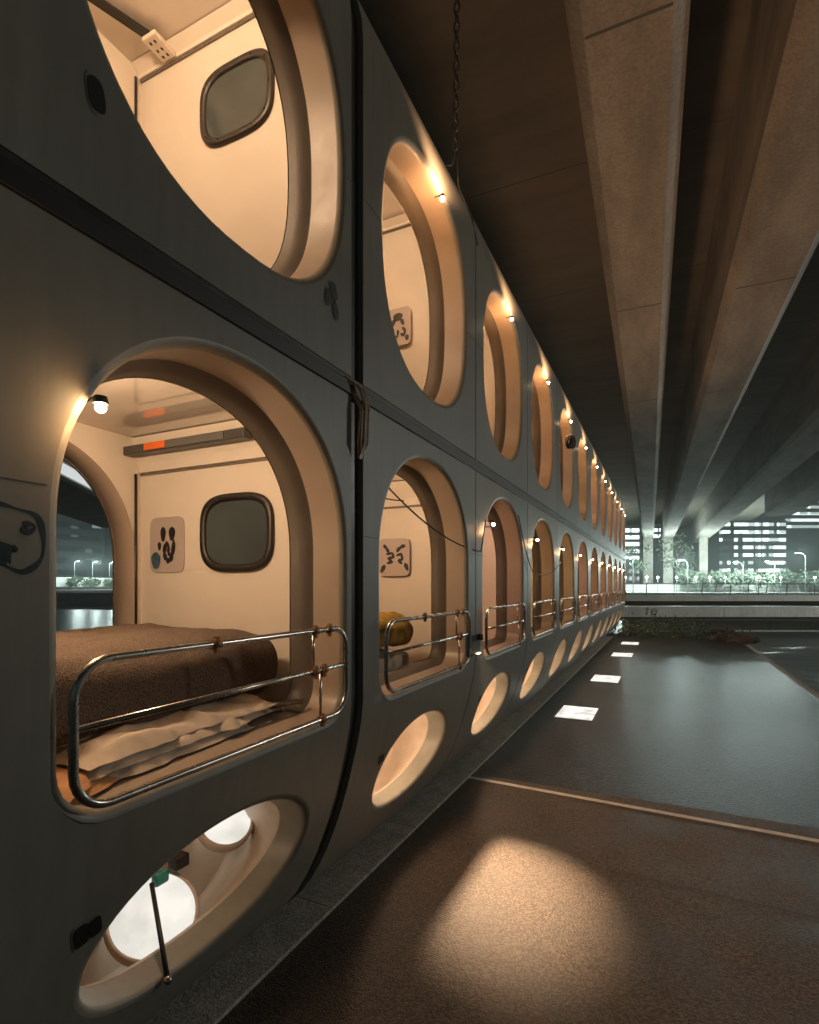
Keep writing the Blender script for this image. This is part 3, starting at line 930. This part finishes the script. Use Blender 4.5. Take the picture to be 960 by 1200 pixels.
# small globe lamps along the promenade
GP = [(733, 'globe lamp on the far bank nearest the pods'), (758, 'globe lamp between the twin piers and the tall bright tree'), (771, 'globe lamp between the twin overpass piers'), (793, 'globe lamp right beside the second pier'),
      (816, 'globe lamp under the pale low office block'), (832, 'globe lamp at the right end of the pale low block'), (850, 'globe lamp under the left windows of the wide office block'), (887, 'globe lamp under the right half of the wide office block'),
      (915, 'globe lamp between the wide office block and the glowing tower'), (955, 'globe lamp at the right edge of the far bank')]
for px, lb in GP:
    p = at(px, 80.6, .9); r = thing('globe_lamp', lb, 'street lamp', tuple(p), 'globe lamps on the promenade')
    bm = bmesh.new(); tube(bm, [p, p + Vector((0, 0, 2.2))], .05, 6); obj('pole', bm, M['pole'], r)
    bm = bmesh.new(); bmesh.ops.create_uvsphere(bm, u_segments=12, v_segments=8, radius=.14, matrix=Matrix.Translation(p + Vector((0, 0, 2.30)))); gl = obj('globe', bm, M['city_em'], r, True)
    light('globe_light', 'POINT', p + Vector((0, 0, 2.30)), 1300, COOL, gl, .16)

# trees
def tree(base, h, rad, label, m, group, n=620, seed=1, leaf=.22):
    rnd = random.Random(seed)
    b = Vector(base)
    r = thing('tree', label, 'tree', tuple(b), group)
    bm = bmesh.new()
    top = b + Vector((rnd.uniform(-.3, .3), rnd.uniform(-.3, .3), h * .75))
    tube(bm, [b, b.lerp(top, .4) + Vector((.08, 0, 0)), top], [.035 * h * .7, .022 * h, .008 * h], 7)
    tips = []
    for i in range(9):
        s = b.lerp(top, rnd.uniform(.4, .85)); an = rnd.uniform(0, 2 * PI)
        e = s + Vector((math.cos(an), math.sin(an), rnd.uniform(.3, .9))) * rad * rnd.uniform(.5, .8)
        tube(bm, [s, s.lerp(e, .5) + Vector((0, 0, .1)), e], [.010 * h, .007 * h, .003 * h], 5); tips.append(e)
    obj('trunk', bm, M['bark'], r)
    bm = bmesh.new()
    cl = tips + [b + Vector((rnd.gauss(0, rad * .45), rnd.gauss(0, rad * .45), h * rnd.uniform(.45, .95))) for _ in range(10)]
    for i in range(n):
        c = rnd.choice(cl) + Vector((rnd.gauss(0, 1), rnd.gauss(0, 1), rnd.gauss(0, .8))) * rad * .20
        u = Vector((rnd.gauss(0, 1), rnd.gauss(0, 1), rnd.gauss(0, 1))).normalized(); v = u.orthogonal().normalized()
        s = leaf * rnd.uniform(.5, 1.3)
        bm.faces.new([bm.verts.new(c + q) for q in (u * s, v * s * .5, -u * s, -v * s * .5)])
    obj('crown', bm, m, r)
TL = [(792, 90, 10.5, 3.0, 'large pale floodlit tree right of the twin overpass piers'), (806, 86, 3.6, 1.6, 'small round tree between the large floodlit tree and the pale low block'),
      (822, 84, 3.0, 1.6, 'low tree in front of the pale low office block'), (838, 85, 3.4, 1.6, 'low tree left of the tall street lamp'),
      (856, 84, 3.2, 1.7, 'bushy low tree under the left windows of the wide dark office block'), (877, 84, 3.6, 1.9, 'broad low tree under the middle of the wide dark office block'),
      (898, 84, 3.0, 1.6, 'low tree under the right end of the wide dark office block'), (922, 86, 3.5, 1.8, 'low tree in front of the tall glowing tower'),
      (948, 84, 3.2, 1.7, 'low tree at the right edge of the far bank'), (742, 88, 7.5, 2.2, 'tall bright tree between the pod row and the first pier')]
for i, (px, dep, h, rd, lb) in enumerate(TL):
    p = at(px, dep); tree((p.x, p.y, .9), h, rd, lb, M['leafp'], 'trees on the far bank', 520, 20 + i, .26)
    if i % 2 == 0 or i == 9:
        pass
for i, y in enumerate((93.5, 98.5, 104)):
    tree((-146, y, .5), 3.6, 2.0, ['left', 'middle', 'right'][i] + ' one of three low trees on the opposite bank behind the near pod', M['leafp'], 'trees on the opposite bank', 360, 60 + i, .4)
# floodlit parapet strips on both banks
ph = thing('promenade_wall', 'white floodlit promenade wall on the far bank behind the footbridge railing', 'wall', tuple(at(850, 88)))
bm = bmesh.new(); obox(bm, at(850, 88), UR, 60, UF, .2, -1.9, 2.1); obj('wall', bm, M['panel'], ph)
bm = bmesh.new(); obox(bm, at(850, 88), UR, 60, UF, .3, 2.105, 2.3); obj('coping', bm, M['bank'], ph)
ph2 = thing('promenade_wall', 'white floodlit promenade wall on the opposite bank under the apartment towers', 'wall', (-140, 105, 0))
bm = bmesh.new(); box(bm, -140.3, -140, 40, 180, -1.2, 1.6); obj('wall', bm, M['bank'], ph2)
bm = bmesh.new(); box(bm, -147.9, -147.5, 50, 170, .5, 4.2); obj('hedge_wall', bm, M['panel'], ph2)

# night air over the river
bm = bmesh.new(); box(bm, -175, 150, -32, 262, -3.0, 44)
hm = bpy.data.materials.new('night_haze'); hm.use_nodes = True
ht = hm.node_tree; ht.nodes.remove(ht.nodes['Principled BSDF'])
pv = ht.nodes.new('ShaderNodeVolumePrincipled')
pv.inputs['Color'].default_value = (.86, .97, .95, 1)
pv.inputs['Density'].default_value = 0.0027
ht.links.new(pv.outputs[0], ht.nodes['Material Output'].inputs['Volume'])
hz = obj('haze', bm, hm); hz['kind'] = 'stuff'

# ------------------------------------------------------------------ the pods
ORD = ['nearest', 'second', 'third', 'fourth', 'fifth', 'sixth', 'seventh', 'eighth', 'ninth', 'tenth', 'eleventh', 'twelfth']
LG, UG = 'lower row of capsule pods', 'upper row of capsule pods'
PY = [1.096] + [2.35 + 1.3 * k for k in range(11)]
low0 = build_pod('capsule_pod', 'nearest lower-row grey pod, brown blanket bed behind its steel guard rail', LG, PY[0], -.646, .528, True, .480, -.60, .515, 44)
up0 = build_pod('capsule_pod', 'nearest upper-row grey pod, cut by the top edge with bare cabin visible', UG, PY[0], -.646, .528, False, .470, -.60, .515, 74)
low1 = build_pod('capsule_pod', 'second lower-row grey pod, mustard blanket and insect-like sign inside', LG, PY[1], -.644, .644, True, .505, -.60, .60, 40)
up1 = build_pod('capsule_pod', 'second upper-row grey pod with tall oval window and small grey sign inside', UG, PY[1], -.644, .644, False, .480, -.60, .60, 42)
for r, z, ys, kind in ((up0, .95, (-.414, .40), 3), (up1, .95, (-.45,), 3)):
    pass
beam_up = lambda yc: (38, (2.6, yc * D + .6, 9.5), 125)
for r, yc in ((low1, PY[1]),):
    vent(r, yc - .402, -.715, 2, .6)
lm1 = None
lamp(up1, .972, PY[1] + .06, 1.86, power=6.0, inward=True, spot=(64, (-.2, PY[1] * D + .6, 11.0), 135))
# copies
lowers, uppers = [low0, low1], [up0, up1]
for k in range(2, 12):
    a = copy_tree(low1); a.location = (low1.location.x, PY[k] * D, low1.location.z)
    a['label'] = ORD[k] + ' lower-row grey pod from the near end, arched window with steel rail'
    b = copy_tree(up1); b.location = (up1.location.x, PY[k] * D, up1.location.z)
    b['label'] = ORD[k] + ' upper-row grey pod from the near end, tall oval window with lamp'
    for q in list(a.children_recursive) + list(b.children_recursive):
        if q.type == 'LIGHT' and q.name.startswith('cabin_light'):
            q.data = q.data.copy(); q.data.energy *= random.uniform(.55, 1.1)
            q.data.color = (1.0, random.uniform(.58, .70), random.uniform(.32, .46))
    ORG[a.name] = Vector(a.location); ORG[b.name] = Vector(b.location)
    lowers.append(a); uppers.append(b)
lowers[11]['label'] = 'last lower-row grey pod at the far end of the row'
uppers[11]['label'] = 'last upper-row grey pod at the far end of the row'
bpy.context.view_layer.update()
for r in (low0,): vent(r, PY[0] - .395, -.70, 2, .7)
vent(up0, PY[0] - .414, .953, 1, .8); vent(up0, PY[0] + .402, .949, 3, .85)
# facade lamps of the lower row
lamp(low0, .985, PY[0] - .415, .340, power=1.6)
for k in range(2, 12):
    lamp(lowers[k], .99, PY[k] - .33, .385, power=3.0, spot=(26, (-.9, PY[k] * D - .3, 0), 85) if k < 7 else None)
# unseen downlight added at the second pod's far edge, throwing the pool onto the road
c = P(.972, PY[1] + .655, -.30)
bm = bmesh.new()
bmesh.ops.create_cone(bm, cap_ends=True, segments=18, radius1=.026, radius2=.020, depth=.05, matrix=Matrix.Translation(c))
tube(bm, [c + Vector((-.042, 0, .012)), c + Vector((0, 0, .012))], .008)
dl = obj('added_downlight', bm, M['charcoal'], low1)
sx = c.x - .022
bm = bmesh.new(); box(bm, sx - .004, sx, c.y - .32, c.y + .06, c.z - .135, c.z + .03, .001); box(bm, sx - .003, c.x + .017, c.y - .32, c.y + .06, c.z - .138, c.z - .1345)
obj('pool_cut_flap', bm, M['charcoal'], dl)  # flap added to cut the hard left edge of the light pool
light('downlight_beam', 'SPOT', c - Vector((0, 0, .035)), 950, (1.0, .66, .40), dl, .006, target=(-1.0, 3.55, 0), cone=45, blend=1.0)

# warm lamps inside the lower portholes; weak one added in the nearest to light its niche
for k in range(0, 12):
    bm = bmesh.new(); c = P(1.27, PY[k] + .02, -.70)
    bmesh.ops.create_uvsphere(bm, u_segments=10, v_segments=6, radius=.022, matrix=Matrix.Translation(c))
    pb = obj('porthole_bulb', bm, M['inbulb'], lowers[k], True)
    light('porthole_light', 'POINT', c + Vector((.0, 0, -.05)), 13 if k else 2.0, (1.0, .68, .44), pb, .05)

sign(low0, 1.898, PY[0] + .515 - .001, .171, .101, .117, 0)
sign(low1, 1.498, PY[1] + .60 - .021, .172, .105, .115, 1)
sign(up1, 1.47, PY[1] + .60 - .021, 1.573, .085, .115, 2)
# the near end-wall fittings
def bar(root, yr, a0, a1, z, mseq):
    bm = bmesh.new()
    pa, pb = P(a0, yr, z), P(a1, yr, z)
    box(bm, min(pa.x, pb.x), max(pa.x, pb.x), pa.y - .05, pa.y + .02, pa.z - .028, pa.z + .028, .006)
    b = obj('strip_light', bm, M['charcoal'], root)
    bm = bmesh.new()
    q0, q1 = a0 + (a1 - a0) * .15, a0 + (a1 - a0) * .62
    box(bm, P(q1, 0, 0).x, P(q0, 0, 0).x, pa.y - .054, pa.y - .0495, pa.z - .022, pa.z + .022)
    obj('diffuser', bm, M['joint'], b)
    bm = bmesh.new()
    q0, q1 = a0 + (a1 - a0) * .62, a0 + (a1 - a0) * .80
    box(bm, P(q1, 0, 0).x, P(q0, 0, 0).x, pa.y - .056, pa.y - .0495, pa.z - .018, pa.z + .024)
    obj('warning_tag', bm, M['orange'], b)
bar(low0, PY[0] + .515 - .055, 1.40, 2.06, .565, None)
# ceiling rail with socket in the upper near pod
bm = bmesh.new()
for k in range(4):
    o = Vector((.020 * k, .006 * k, 0)); tube(bm, [P(2.05, 1.10, 2.215) + o, P(1.97, 1.30, 2.212) + o, P(1.885, 1.52, 2.208) + o], .009, 6)
rl = obj('cable_trunking', bm, M['brown'], up0)
bm = bmesh.new(); c = P(1.865, 1.545, 2.20)
box(bm, c.x - .055, c.x + .055, c.y - .085, c.y + .07, c.z - .018, c.z + .012, .006)
sb = obj('socket_block', bm, M['lining'], rl)
bm = bmesh.new()
for u in (-.05, 0, .04):
    for v in (-.018, .018): box(bm, c.x + v - .006, c.x + v + .006, c.y + u - .008, c.y + u + .008, c.z - .0205, c.z - .017)
obj('socket_slots', bm, M['black'], sb)

# near porthole: glowing discs added for the bright holes in the recess floor, strut, canister
dn = Vector((.6, -.3, .74)).normalized(); du = Vector((.447, .894, 0)).normalized(); dw = dn.cross(du)
for a, y, z, r in ((1.385, 1.125, -.985, .118), (1.40, 1.435, -.83, .085)):
    n = 40; c = P(a, y, z)
    def dd(rr, h): return [c + (du * math.cos(2 * PI * i / n) + dw * math.sin(2 * PI * i / n)) * rr * D + dn * h for i in range(n)]
    bm = bmesh.new(); rings(bm, [dd(r + .012, -.05), dd(r + .012, .006), dd(r + .008, .010), dd(r + .002, .008), dd(r, .001)])
    pl = obj('bright_hole_rim', bm, M['niche'], low0)
    bm = bmesh.new(); bm.faces.new([bm.verts.new(p) for p in dd(r + .001, .002)])
    obj('glowing_disc', bm, M['white_em'], pl)
bm = bmesh.new()
tube(bm, [P(1.40, 1.13, -.90), P(1.16, .985, -1.02)], .010, 8)
st = obj('strut', bm, M['black'], low0)
bm = bmesh.new(); bmesh.ops.create_uvsphere(bm, u_segments=10, v_segments=8, radius=.016, matrix=Matrix.Translation(P(1.16, .985, -1.02)))
obj('strut_foot', bm, M['chrome'], st, True)
bm = bmesh.new(); c = P(1.405, 1.15, -.90); box(bm, c.x - .02, c.x + .02, c.y - .015, c.y + .06, c.z - .03, c.z + .03, .012)
obj('strut_housing', bm, M['teal'], st)
bm = bmesh.new(); c = P(1.40, 1.20, -.875); box(bm, c.x - .02, c.x + .035, c.y + .0, c.y + .08, c.z - .03, c.z + .03, .006)
obj('strut_bracket', bm, M['black'], st)

# graffiti on the near pod
bm = bmesh.new()
def gp(u, v, off=.0012): return Vector((-D + off, (.555 + u * .8) * D, H + (.075 + v * .8) * D))
def gstroke(pts, w, off=.0012):
    out = []
    for i in range(len(pts) - 1):
        p = [Vector(pts[max(0, min(len(pts) - 1, i + j))]) for j in (-1, 0, 1, 2)]
        for k in range(4):
            t = k / 4
            out.append(tuple(.5 * (2 * p[1] + (p[2] - p[0]) * t + (2 * p[0] - 5 * p[1] + 4 * p[2] - p[3]) * t * t + (3 * p[1] - p[0] - 3 * p[2] + p[3]) * t ** 3)))
    pts = out + [pts[-1]]
    L, Rr = [], []
    for i, q in enumerate(pts):
        a, b = Vector(pts[max(0, i - 1)]), Vector(pts[min(len(pts) - 1, i + 1)]); d = (b - a).normalized()
        n = Vector((-d.y, d.x)) * w * (.75 + .35 * math.sin(i * .55)) * (.45 if i in (0, len(pts) - 1) else 1)
        c = Vector(q)
        L.append(bm.verts.new(gp(*(c + n), off))); Rr.append(bm.verts.new(gp(*(c - n), off)))
    for i in range(len(pts) - 1): bm.faces.new((L[i], L[i + 1], Rr[i + 1], Rr[i]))
gstroke([(-.10, .05), (-.06, .075), (-.02, .07), (.02, .06), (.034, .03), (.036, -.02), (.02, -.05), (-.01, -.065), (-.05, -.05), (-.09, -.06)], .0065)
gstroke([(-.01, .03), (.005, .022), (.018, .034), (.006, .04), (-.006, .036)], .007, .002)
gstroke([(-.03, -.01), (-.022, -.018), (-.03, -.022)], .006, .0025)
for i in range(9):
    gstroke([(-.10 + .008 * i, .01 - .002 * i), (-.085 + .006 * i, -.02 - .004 * (i % 3)), (-.09 + .007 * i, -.05)], .0055, .003 + i * .0004)
obj('graffiti', bm, M['graf'], low0)

# dividing rail between the two rows, gap strip, cables
YA, YB = .40, PY[11] + .66
dr = thing('dividing_rail', 'long black steel channel running between the upper and lower pod rows', 'rail', (-1.05 * D, YA * D, H + .69 * D))
bm = bmesh.new(); box(bm, -1.30 * D, -.992 * D, YA * D, YB * D, H + .669 * D, H + .714 * D, .004); obj('channel', bm, M['black'], dr)
bm = bmesh.new(); box(bm, -1.30 * D, -.998 * D, YA * D, YB * D, H + .7155 * D, H + .732 * D, .003); obj('ledge', bm, M['charcoal'], dr)
gs = thing('gap_strip', 'tall dark rubber strip filling the joint between nearest and second pods', 'joint strip', (-1.1 * D, 1.665 * D, 0))
for prof in (LOW, UP):
    bm = bmesh.new()
    pr = [prof.at(prof.s[-1] * i / 40) for i in range(41)]
    for (a0, z0), (a1, z1) in zip(pr[:-1], pr[1:]):
        q = [P(a0 + .022, 1.628, z0), P(a0 + .022, 1.702, z0), P(a1 + .022, 1.702, z1), P(a1 + .022, 1.628, z1)]
        bm.faces.new([bm.verts.new(p) for p in q])
    bmesh.ops.remove_doubles(bm, verts=bm.verts, dist=.0005)
    obj('strip', bm, M['charcoal'], gs)
bm = bmesh.new()
for k in range(9):
    o = random.uniform(-.018, .018); w = .008 + .018 * random.random()
    y = 1.662 + o
    tube(bm, [P(1.01, y - .07 - .03 * random.random(), .705 + .02 * random.random()), P(.972, y - .02, .70), P(.965, y + w, .64), P(.972, y + w, .50 + .03 * random.random()), P(.985, y, .452), P(.975, y - w, .50), P(.97, y - w * .6, .62), P(1.0, y - .03, .69)], .0065, 6)
cb = obj('cable_bundle', bm, M['cablet'], None, base=tuple(P(.975, 1.66, .45)))
props(cb, 'bundle of looped copper coloured cables hanging at the joint below the black channel', 'cable bundle')
def sag(p, q, d, n=14):
    return [p.lerp(q, i / n) - Vector((0, 0, 4 * d * (i / n) * (1 - i / n))) for i in range(n + 1)]
bm = bmesh.new()
tube(bm, sag(P(1.15, PY[1] - .30, .50), P(.985, PY[2] - .60, .20), .10), .006, 6)
tube(bm, sag(P(.985, PY[2] - .60, .20), P(.985, PY[2] - .50, .40), .0), .006, 6)
tube(bm, sag(P(1.2, PY[1] - .35, .42), P(1.2, PY[1] + .1, .43), .02), .005, 6)
props(obj('cable', bm, M['cable'], None, base=tuple(P(1, PY[2] - .6, .2))), 'thin black cable sagging out of the second lower pod window to its neighbour', 'cable')
bm = bmesh.new()
tube(bm, sag(P(.985, PY[2] + .30, .52), P(.985, PY[3] - .55, .12), .06), .006, 6)
tube(bm, sag(P(.985, PY[3] - .55, .12), P(.985, PY[4] - .5, .25), .12), .006, 6)
props(obj('cable', bm, M['cable'], None, base=tuple(P(1, PY[3], .2))), 'thin black cable strung past the third and fourth lower pod windows', 'cable')
bm = bmesh.new()
cc = P(.955, PY[4] - .06, 1.60)
for k in range(12):
    ax = Vector((random.uniform(.4, 1), random.uniform(-.5, .5), random.uniform(-.3, .3))).normalized(); u = ax.orthogonal().normalized(); v = ax.cross(u)
    rr = random.uniform(.05, .11); o = Vector((random.uniform(-.02, .02),) * 3)
    tube(bm, [cc + o + (u * math.cos(t) + v * math.sin(t)) * rr for t in lerp_list(0, 2 * PI, 18)[:-1]], .010, 5, closed=True)
tube(bm, [cc + Vector((0, .05, .05)), P(1.0, PY[4] + .35, 1.66)], .010, 6)
props(obj('cable_coil', bm, M['cable'], None, base=tuple(cc)), 'tangled dark cable coil hung in front of the fifth upper pod window', 'cable coil')
# chain from the deck
ct = P(1.05, 2.81, 2.42); c0 = Vector((ct.x, ct.y, ZD))
bm = bmesh.new()
z = c0.z; k = 0
while z > ct.z:
    ax = Vector((1, 0, 0)) if k % 2 else Vector((0, 1, 0)); big = 1.9 if z > ct.z + 1.6 else 1.5
    tube(bm, [Vector((ct.x + .012 * math.sin(z), ct.y, z)) + ax * .016 * big * math.cos(t) + Vector((0, 0, .036 * big * math.sin(t))) for t in lerp_list(0, 2 * PI, 10)[:-1]], .0055 * big, 5, closed=True)
    z -= .054 * big; k += 1
tube(bm, [ct, ct + Vector((-.05, .02, -.10)), P(1.10, 2.70, 2.28)], .007, 6)
tube(bm, [ct, ct + Vector((.01, .03, -.30)), P(1.015, 2.97, 2.14), P(1.0, 3.03, 2.0)], .007, 6)
props(obj('hanging_chain', bm, M['cable'], None, base=tuple(ct)), 'dark chain hanging from the overpass deck to the roof of the second upper pod', 'chain')

# ------------------------------------------------------------------ bedding
def soft_box(bm, y0, y1, a0, a1, z0, z1, r, n=18, lump=.006, seed=0, drop=0.0):
    rnd = random.Random(seed)
    from mathutils import noise
    cy, ca, cz = (y0 + y1) / 2, (a0 + a1) / 2, (z0 + z1) / 2
    hy, ha, hz = (y1 - y0) / 2, (a1 - a0) / 2, (z1 - z0) / 2
    res = bmesh.ops.create_cube(bm, size=2.0)
    bmesh.ops.subdivide_edges(bm, edges=list({e for v in res['verts'] for e in v.link_edges}), cuts=n, use_grid_fill=True)
    for v in bm.verts:
        q = Vector((v.co.x * ha, v.co.y * hy, v.co.z * hz))
        core = Vector((max(-ha + r, min(ha - r, q.x)), max(-hy + r, min(hy - r, q.y)), max(-hz + r, min(hz - r, q.z))))
        d = q - core
        if d.length > 1e-6: q = core + d.normalized() * min(d.length, r) if d.length > r else q
        nz = noise.noise(Vector((q.x * 5 + seed, q.y * 5, q.z * 5))) * lump * 1.6 + noise.noise(Vector((q.x * 14 + seed, q.y * 14, q.z * 9))) * lump
        dirn = d.normalized() if d.length > 1e-6 else Vector((0, 0, 1))
        q = q + dirn * nz
        q.z += drop * (1 - (v.co.x ** 2)) 
        v.co = P(ca + q.x, cy + q.y, cz + q.z)
bed = thing('bed', 'bed under a thick brown wool blanket in the nearest lower pod', 'bed', tuple(P(1.7, 1.06, -.46)))
bm = bmesh.new(); soft_box(bm, .52, 1.545, 1.225, 2.06, -.385, -.172, .085, 22, .010, 3, .02); obj('blanket', bm, M['blanket'], bed, True)
bm = bmesh.new(); soft_box(bm, .54, 1.47, 1.235, 2.05, -.458, -.385, .034, 16, .010, 5); obj('mattress', bm, M['sheet'], bed, True)
from mathutils import noise as NZ
def cloth(y0, y1, a0, a1, z0, layers, amp, fold, seed, ny=110, na=44, skew=0.0):
    """a folded sheet: soft stacked layers with creases running along it"""
    bm = bmesh.new()
    for l in range(layers):
        zz = z0 + l * fold; ins = .018 * l
        V = {}
        for i in range(ny + 1):
            for j in range(na + 1):
                u, v = i / ny, j / na
                y = y0 + ins + (y1 - y0 - 2 * ins) * u; a = a0 + ins * .6 + (a1 - a0 - ins) * v + skew * u
                q = Vector((a * 9 + seed + l * 3, y * 3.2, l))
                r = 1 - abs(NZ.noise(q * 1.3)) * 2.2
                r2 = 1 - abs(NZ.noise(Vector((a * 22 + seed, y * 11, l + 4.0)))) * 2
                e = min(1, min(u, 1 - u) * 9) * min(1, v * 5)
                e = math.sin(e * PI / 2)
                z = zz + (fold * .85 + amp * max(0, r) + amp * .18 * r2) * e
                a -= .02 * NZ.noise(Vector((y * 7 + seed, l * 2.0, 1.5))) + .012 * NZ.noise(Vector((y * 19, seed, l)))
                V[i, j] = bm.verts.new(P(a, y + .012 * NZ.noise(Vector((a * 9, seed, l))), z))
        for i in range(ny):
            for j in range(na): bm.faces.new((V[i, j], V[i + 1, j], V[i + 1, j + 1], V[i, j + 1]))
    bmesh.ops.recalc_face_normals(bm, faces=bm.faces)
    return bm
sh = obj('folded_sheet', cloth(.70, 1.46, 1.085, 1.38, -.434, 3, .020, .021, 9, skew=.06), M['sheet'], None, True, base=tuple(P(1.25, 1.1, -.45)))
props(sh, 'crumpled cream sheet folded under the brown blanket behind the guard rail', 'sheet')
sh = obj('folded_sheet', cloth(.625, .98, 1.035, 1.34, -.434, 2, .020, .014, 31, skew=.14), M['orsheet'], None, True, base=tuple(P(1.2, .75, -.45)))
props(sh, 'orange bottom sheet spilling onto the sill at the left of the near pod', 'sheet')
bm = bmesh.new()
tube(bm, [P(1.26, 1.30, -.40), P(1.12, 1.50, -.395)], .012, 8)
tube(bm, [P(1.22, 1.36, -.40), P(1.22, 1.36, -.46)], .010, 8); tube(bm, [P(1.16, 1.45, -.40), P(1.16, 1.45, -.46)], .010, 8)
obj('bed_frame', bm, M['chrome'], bed)
bed2 = thing('bed', 'low bed heaped with a mustard patterned blanket in the second lower pod', 'bed', tuple(P(1.6, 2.2, -.46)))
bm = bmesh.new(); soft_box(bm, 1.80, 2.72, 1.25, 2.0, -.33, -.165, .075, 18, .02, 21, .03); obj('blanket', bm, M['mustard'], bed2, True)
bm = bmesh.new(); soft_box(bm, 1.78, 2.62, 1.24, 2.0, -.458, -.34, .05, 16, .016, 23); obj('mattress', bm, M['sheet'], bed2, True)

# ------------------------------------------------------------------ quay details
for i, (x, y) in enumerate(((-1.25, 8.75), (-1.15, 12.2), (-1.12, 16.6), (-1.10, 20.0))):
    r = thing('ground_light', ['nearest', 'second', 'third', 'farthest'][i] + ' of the white square lights set in the wet paving', 'ground light', (x, y, 0), 'ground lights along the pods')
    bm = bmesh.new(); box(bm, x - .30, x + .30, y - .46, y + .46, -.002, .004, .001); obj('frame', bm, M['charcoal'], r)
    bm = bmesh.new(); box(bm, x - .27, x + .27, y - .43, y + .43, .0045, .008, .001); obj('diffuser', bm, M['ground_em'], r)

def bush(x, y, z, h, rad, label, seed, n=420, m='leaf'):
    rnd = random.Random(seed); r = thing('shrub', label, 'shrub', (x, y, z), 'shrubs at the end of the quay')
    bm = bmesh.new()
    for k in range(14):
        an = rnd.uniform(0, 2 * PI); e = Vector((x + math.cos(an) * rad * rnd.random(), y + math.sin(an) * rad * rnd.random(), z + h * rnd.uniform(.5, 1.25)))
        tube(bm, [Vector((x, y, z)), Vector((x, y, z)).lerp(e, .6) + Vector((0, 0, .05)), e], [.012, .008, .003], 4)
    obj('stem', bm, M['bark'], r)
    bm = bmesh.new()
    for k in range(n):
        c = Vector((x + rnd.gauss(0, rad * .5), y + rnd.gauss(0, rad * .4), z + h * abs(rnd.gauss(0, .42))))
        u = Vector((rnd.gauss(0, 1), rnd.gauss(0, 1), rnd.gauss(0, 1))).normalized(); v = u.orthogonal().normalized(); s = .07 * rnd.uniform(.5, 1.4)
        bm.faces.new([bm.verts.new(c + q) for q in (u * s, v * s * .4, -u * s, -v * s * .4)])
    obj('foliage', bm, M[m], r)
for i, (x, y, h, rd) in enumerate(((-1.3, 22.9, .7, .6), (-.4, 23.2, .9, .7), (.5, 23.3, .8, .7), (1.3, 23.2, .55, .6), (2.1, 23.0, .45, .5))):
    bush(x, y, -.05, h, rd, ['leftmost shrub, against the last pods', 'tallest shrub, second from the pods', 'middle shrub under the stencilled bridge panel', 'low shrub left of the broken timber', 'lowest shrub right at the broken timber'][i] + ' at the quay end', 80 + i)
bm = bmesh.new(); box(bm, -2.6, 2.5, 22.62, 24.2, -1.6, -.03, .02); structure('earth_bank', bm, M['bark'])
bm = bmesh.new()
rt = random.Random(5)
for i in range(9):
    x, y = 1.75 + .12 * i + rt.uniform(-.1, .1), 22.35 - .11 * i + rt.uniform(-.15, .15)
    an = rt.uniform(-.9, .5); L_ = rt.uniform(.2, .5)
    d = Vector((math.cos(an), math.sin(an), rt.uniform(-.5, .35))).normalized() * L_
    c = Vector((x, y, rt.uniform(.05, .35) * (1 - i * .06)))
    tube(bm, [c - d, c - d * .3 + Vector((0, .02, .03)), c + d * .4, c + d], [.10, .12, .11, .07], 6)
tube(bm, [Vector((1.95, 22.1, -.1)), Vector((1.97, 22.1, .55))], [.10, .09], 6)
props(obj('broken_timber', bm, M['wood'], None, base=(2.3, 22.0, 0)), 'heap of broken dark timbers at the far water corner of the quay', 'timber')

bpy.context.view_layer.update()
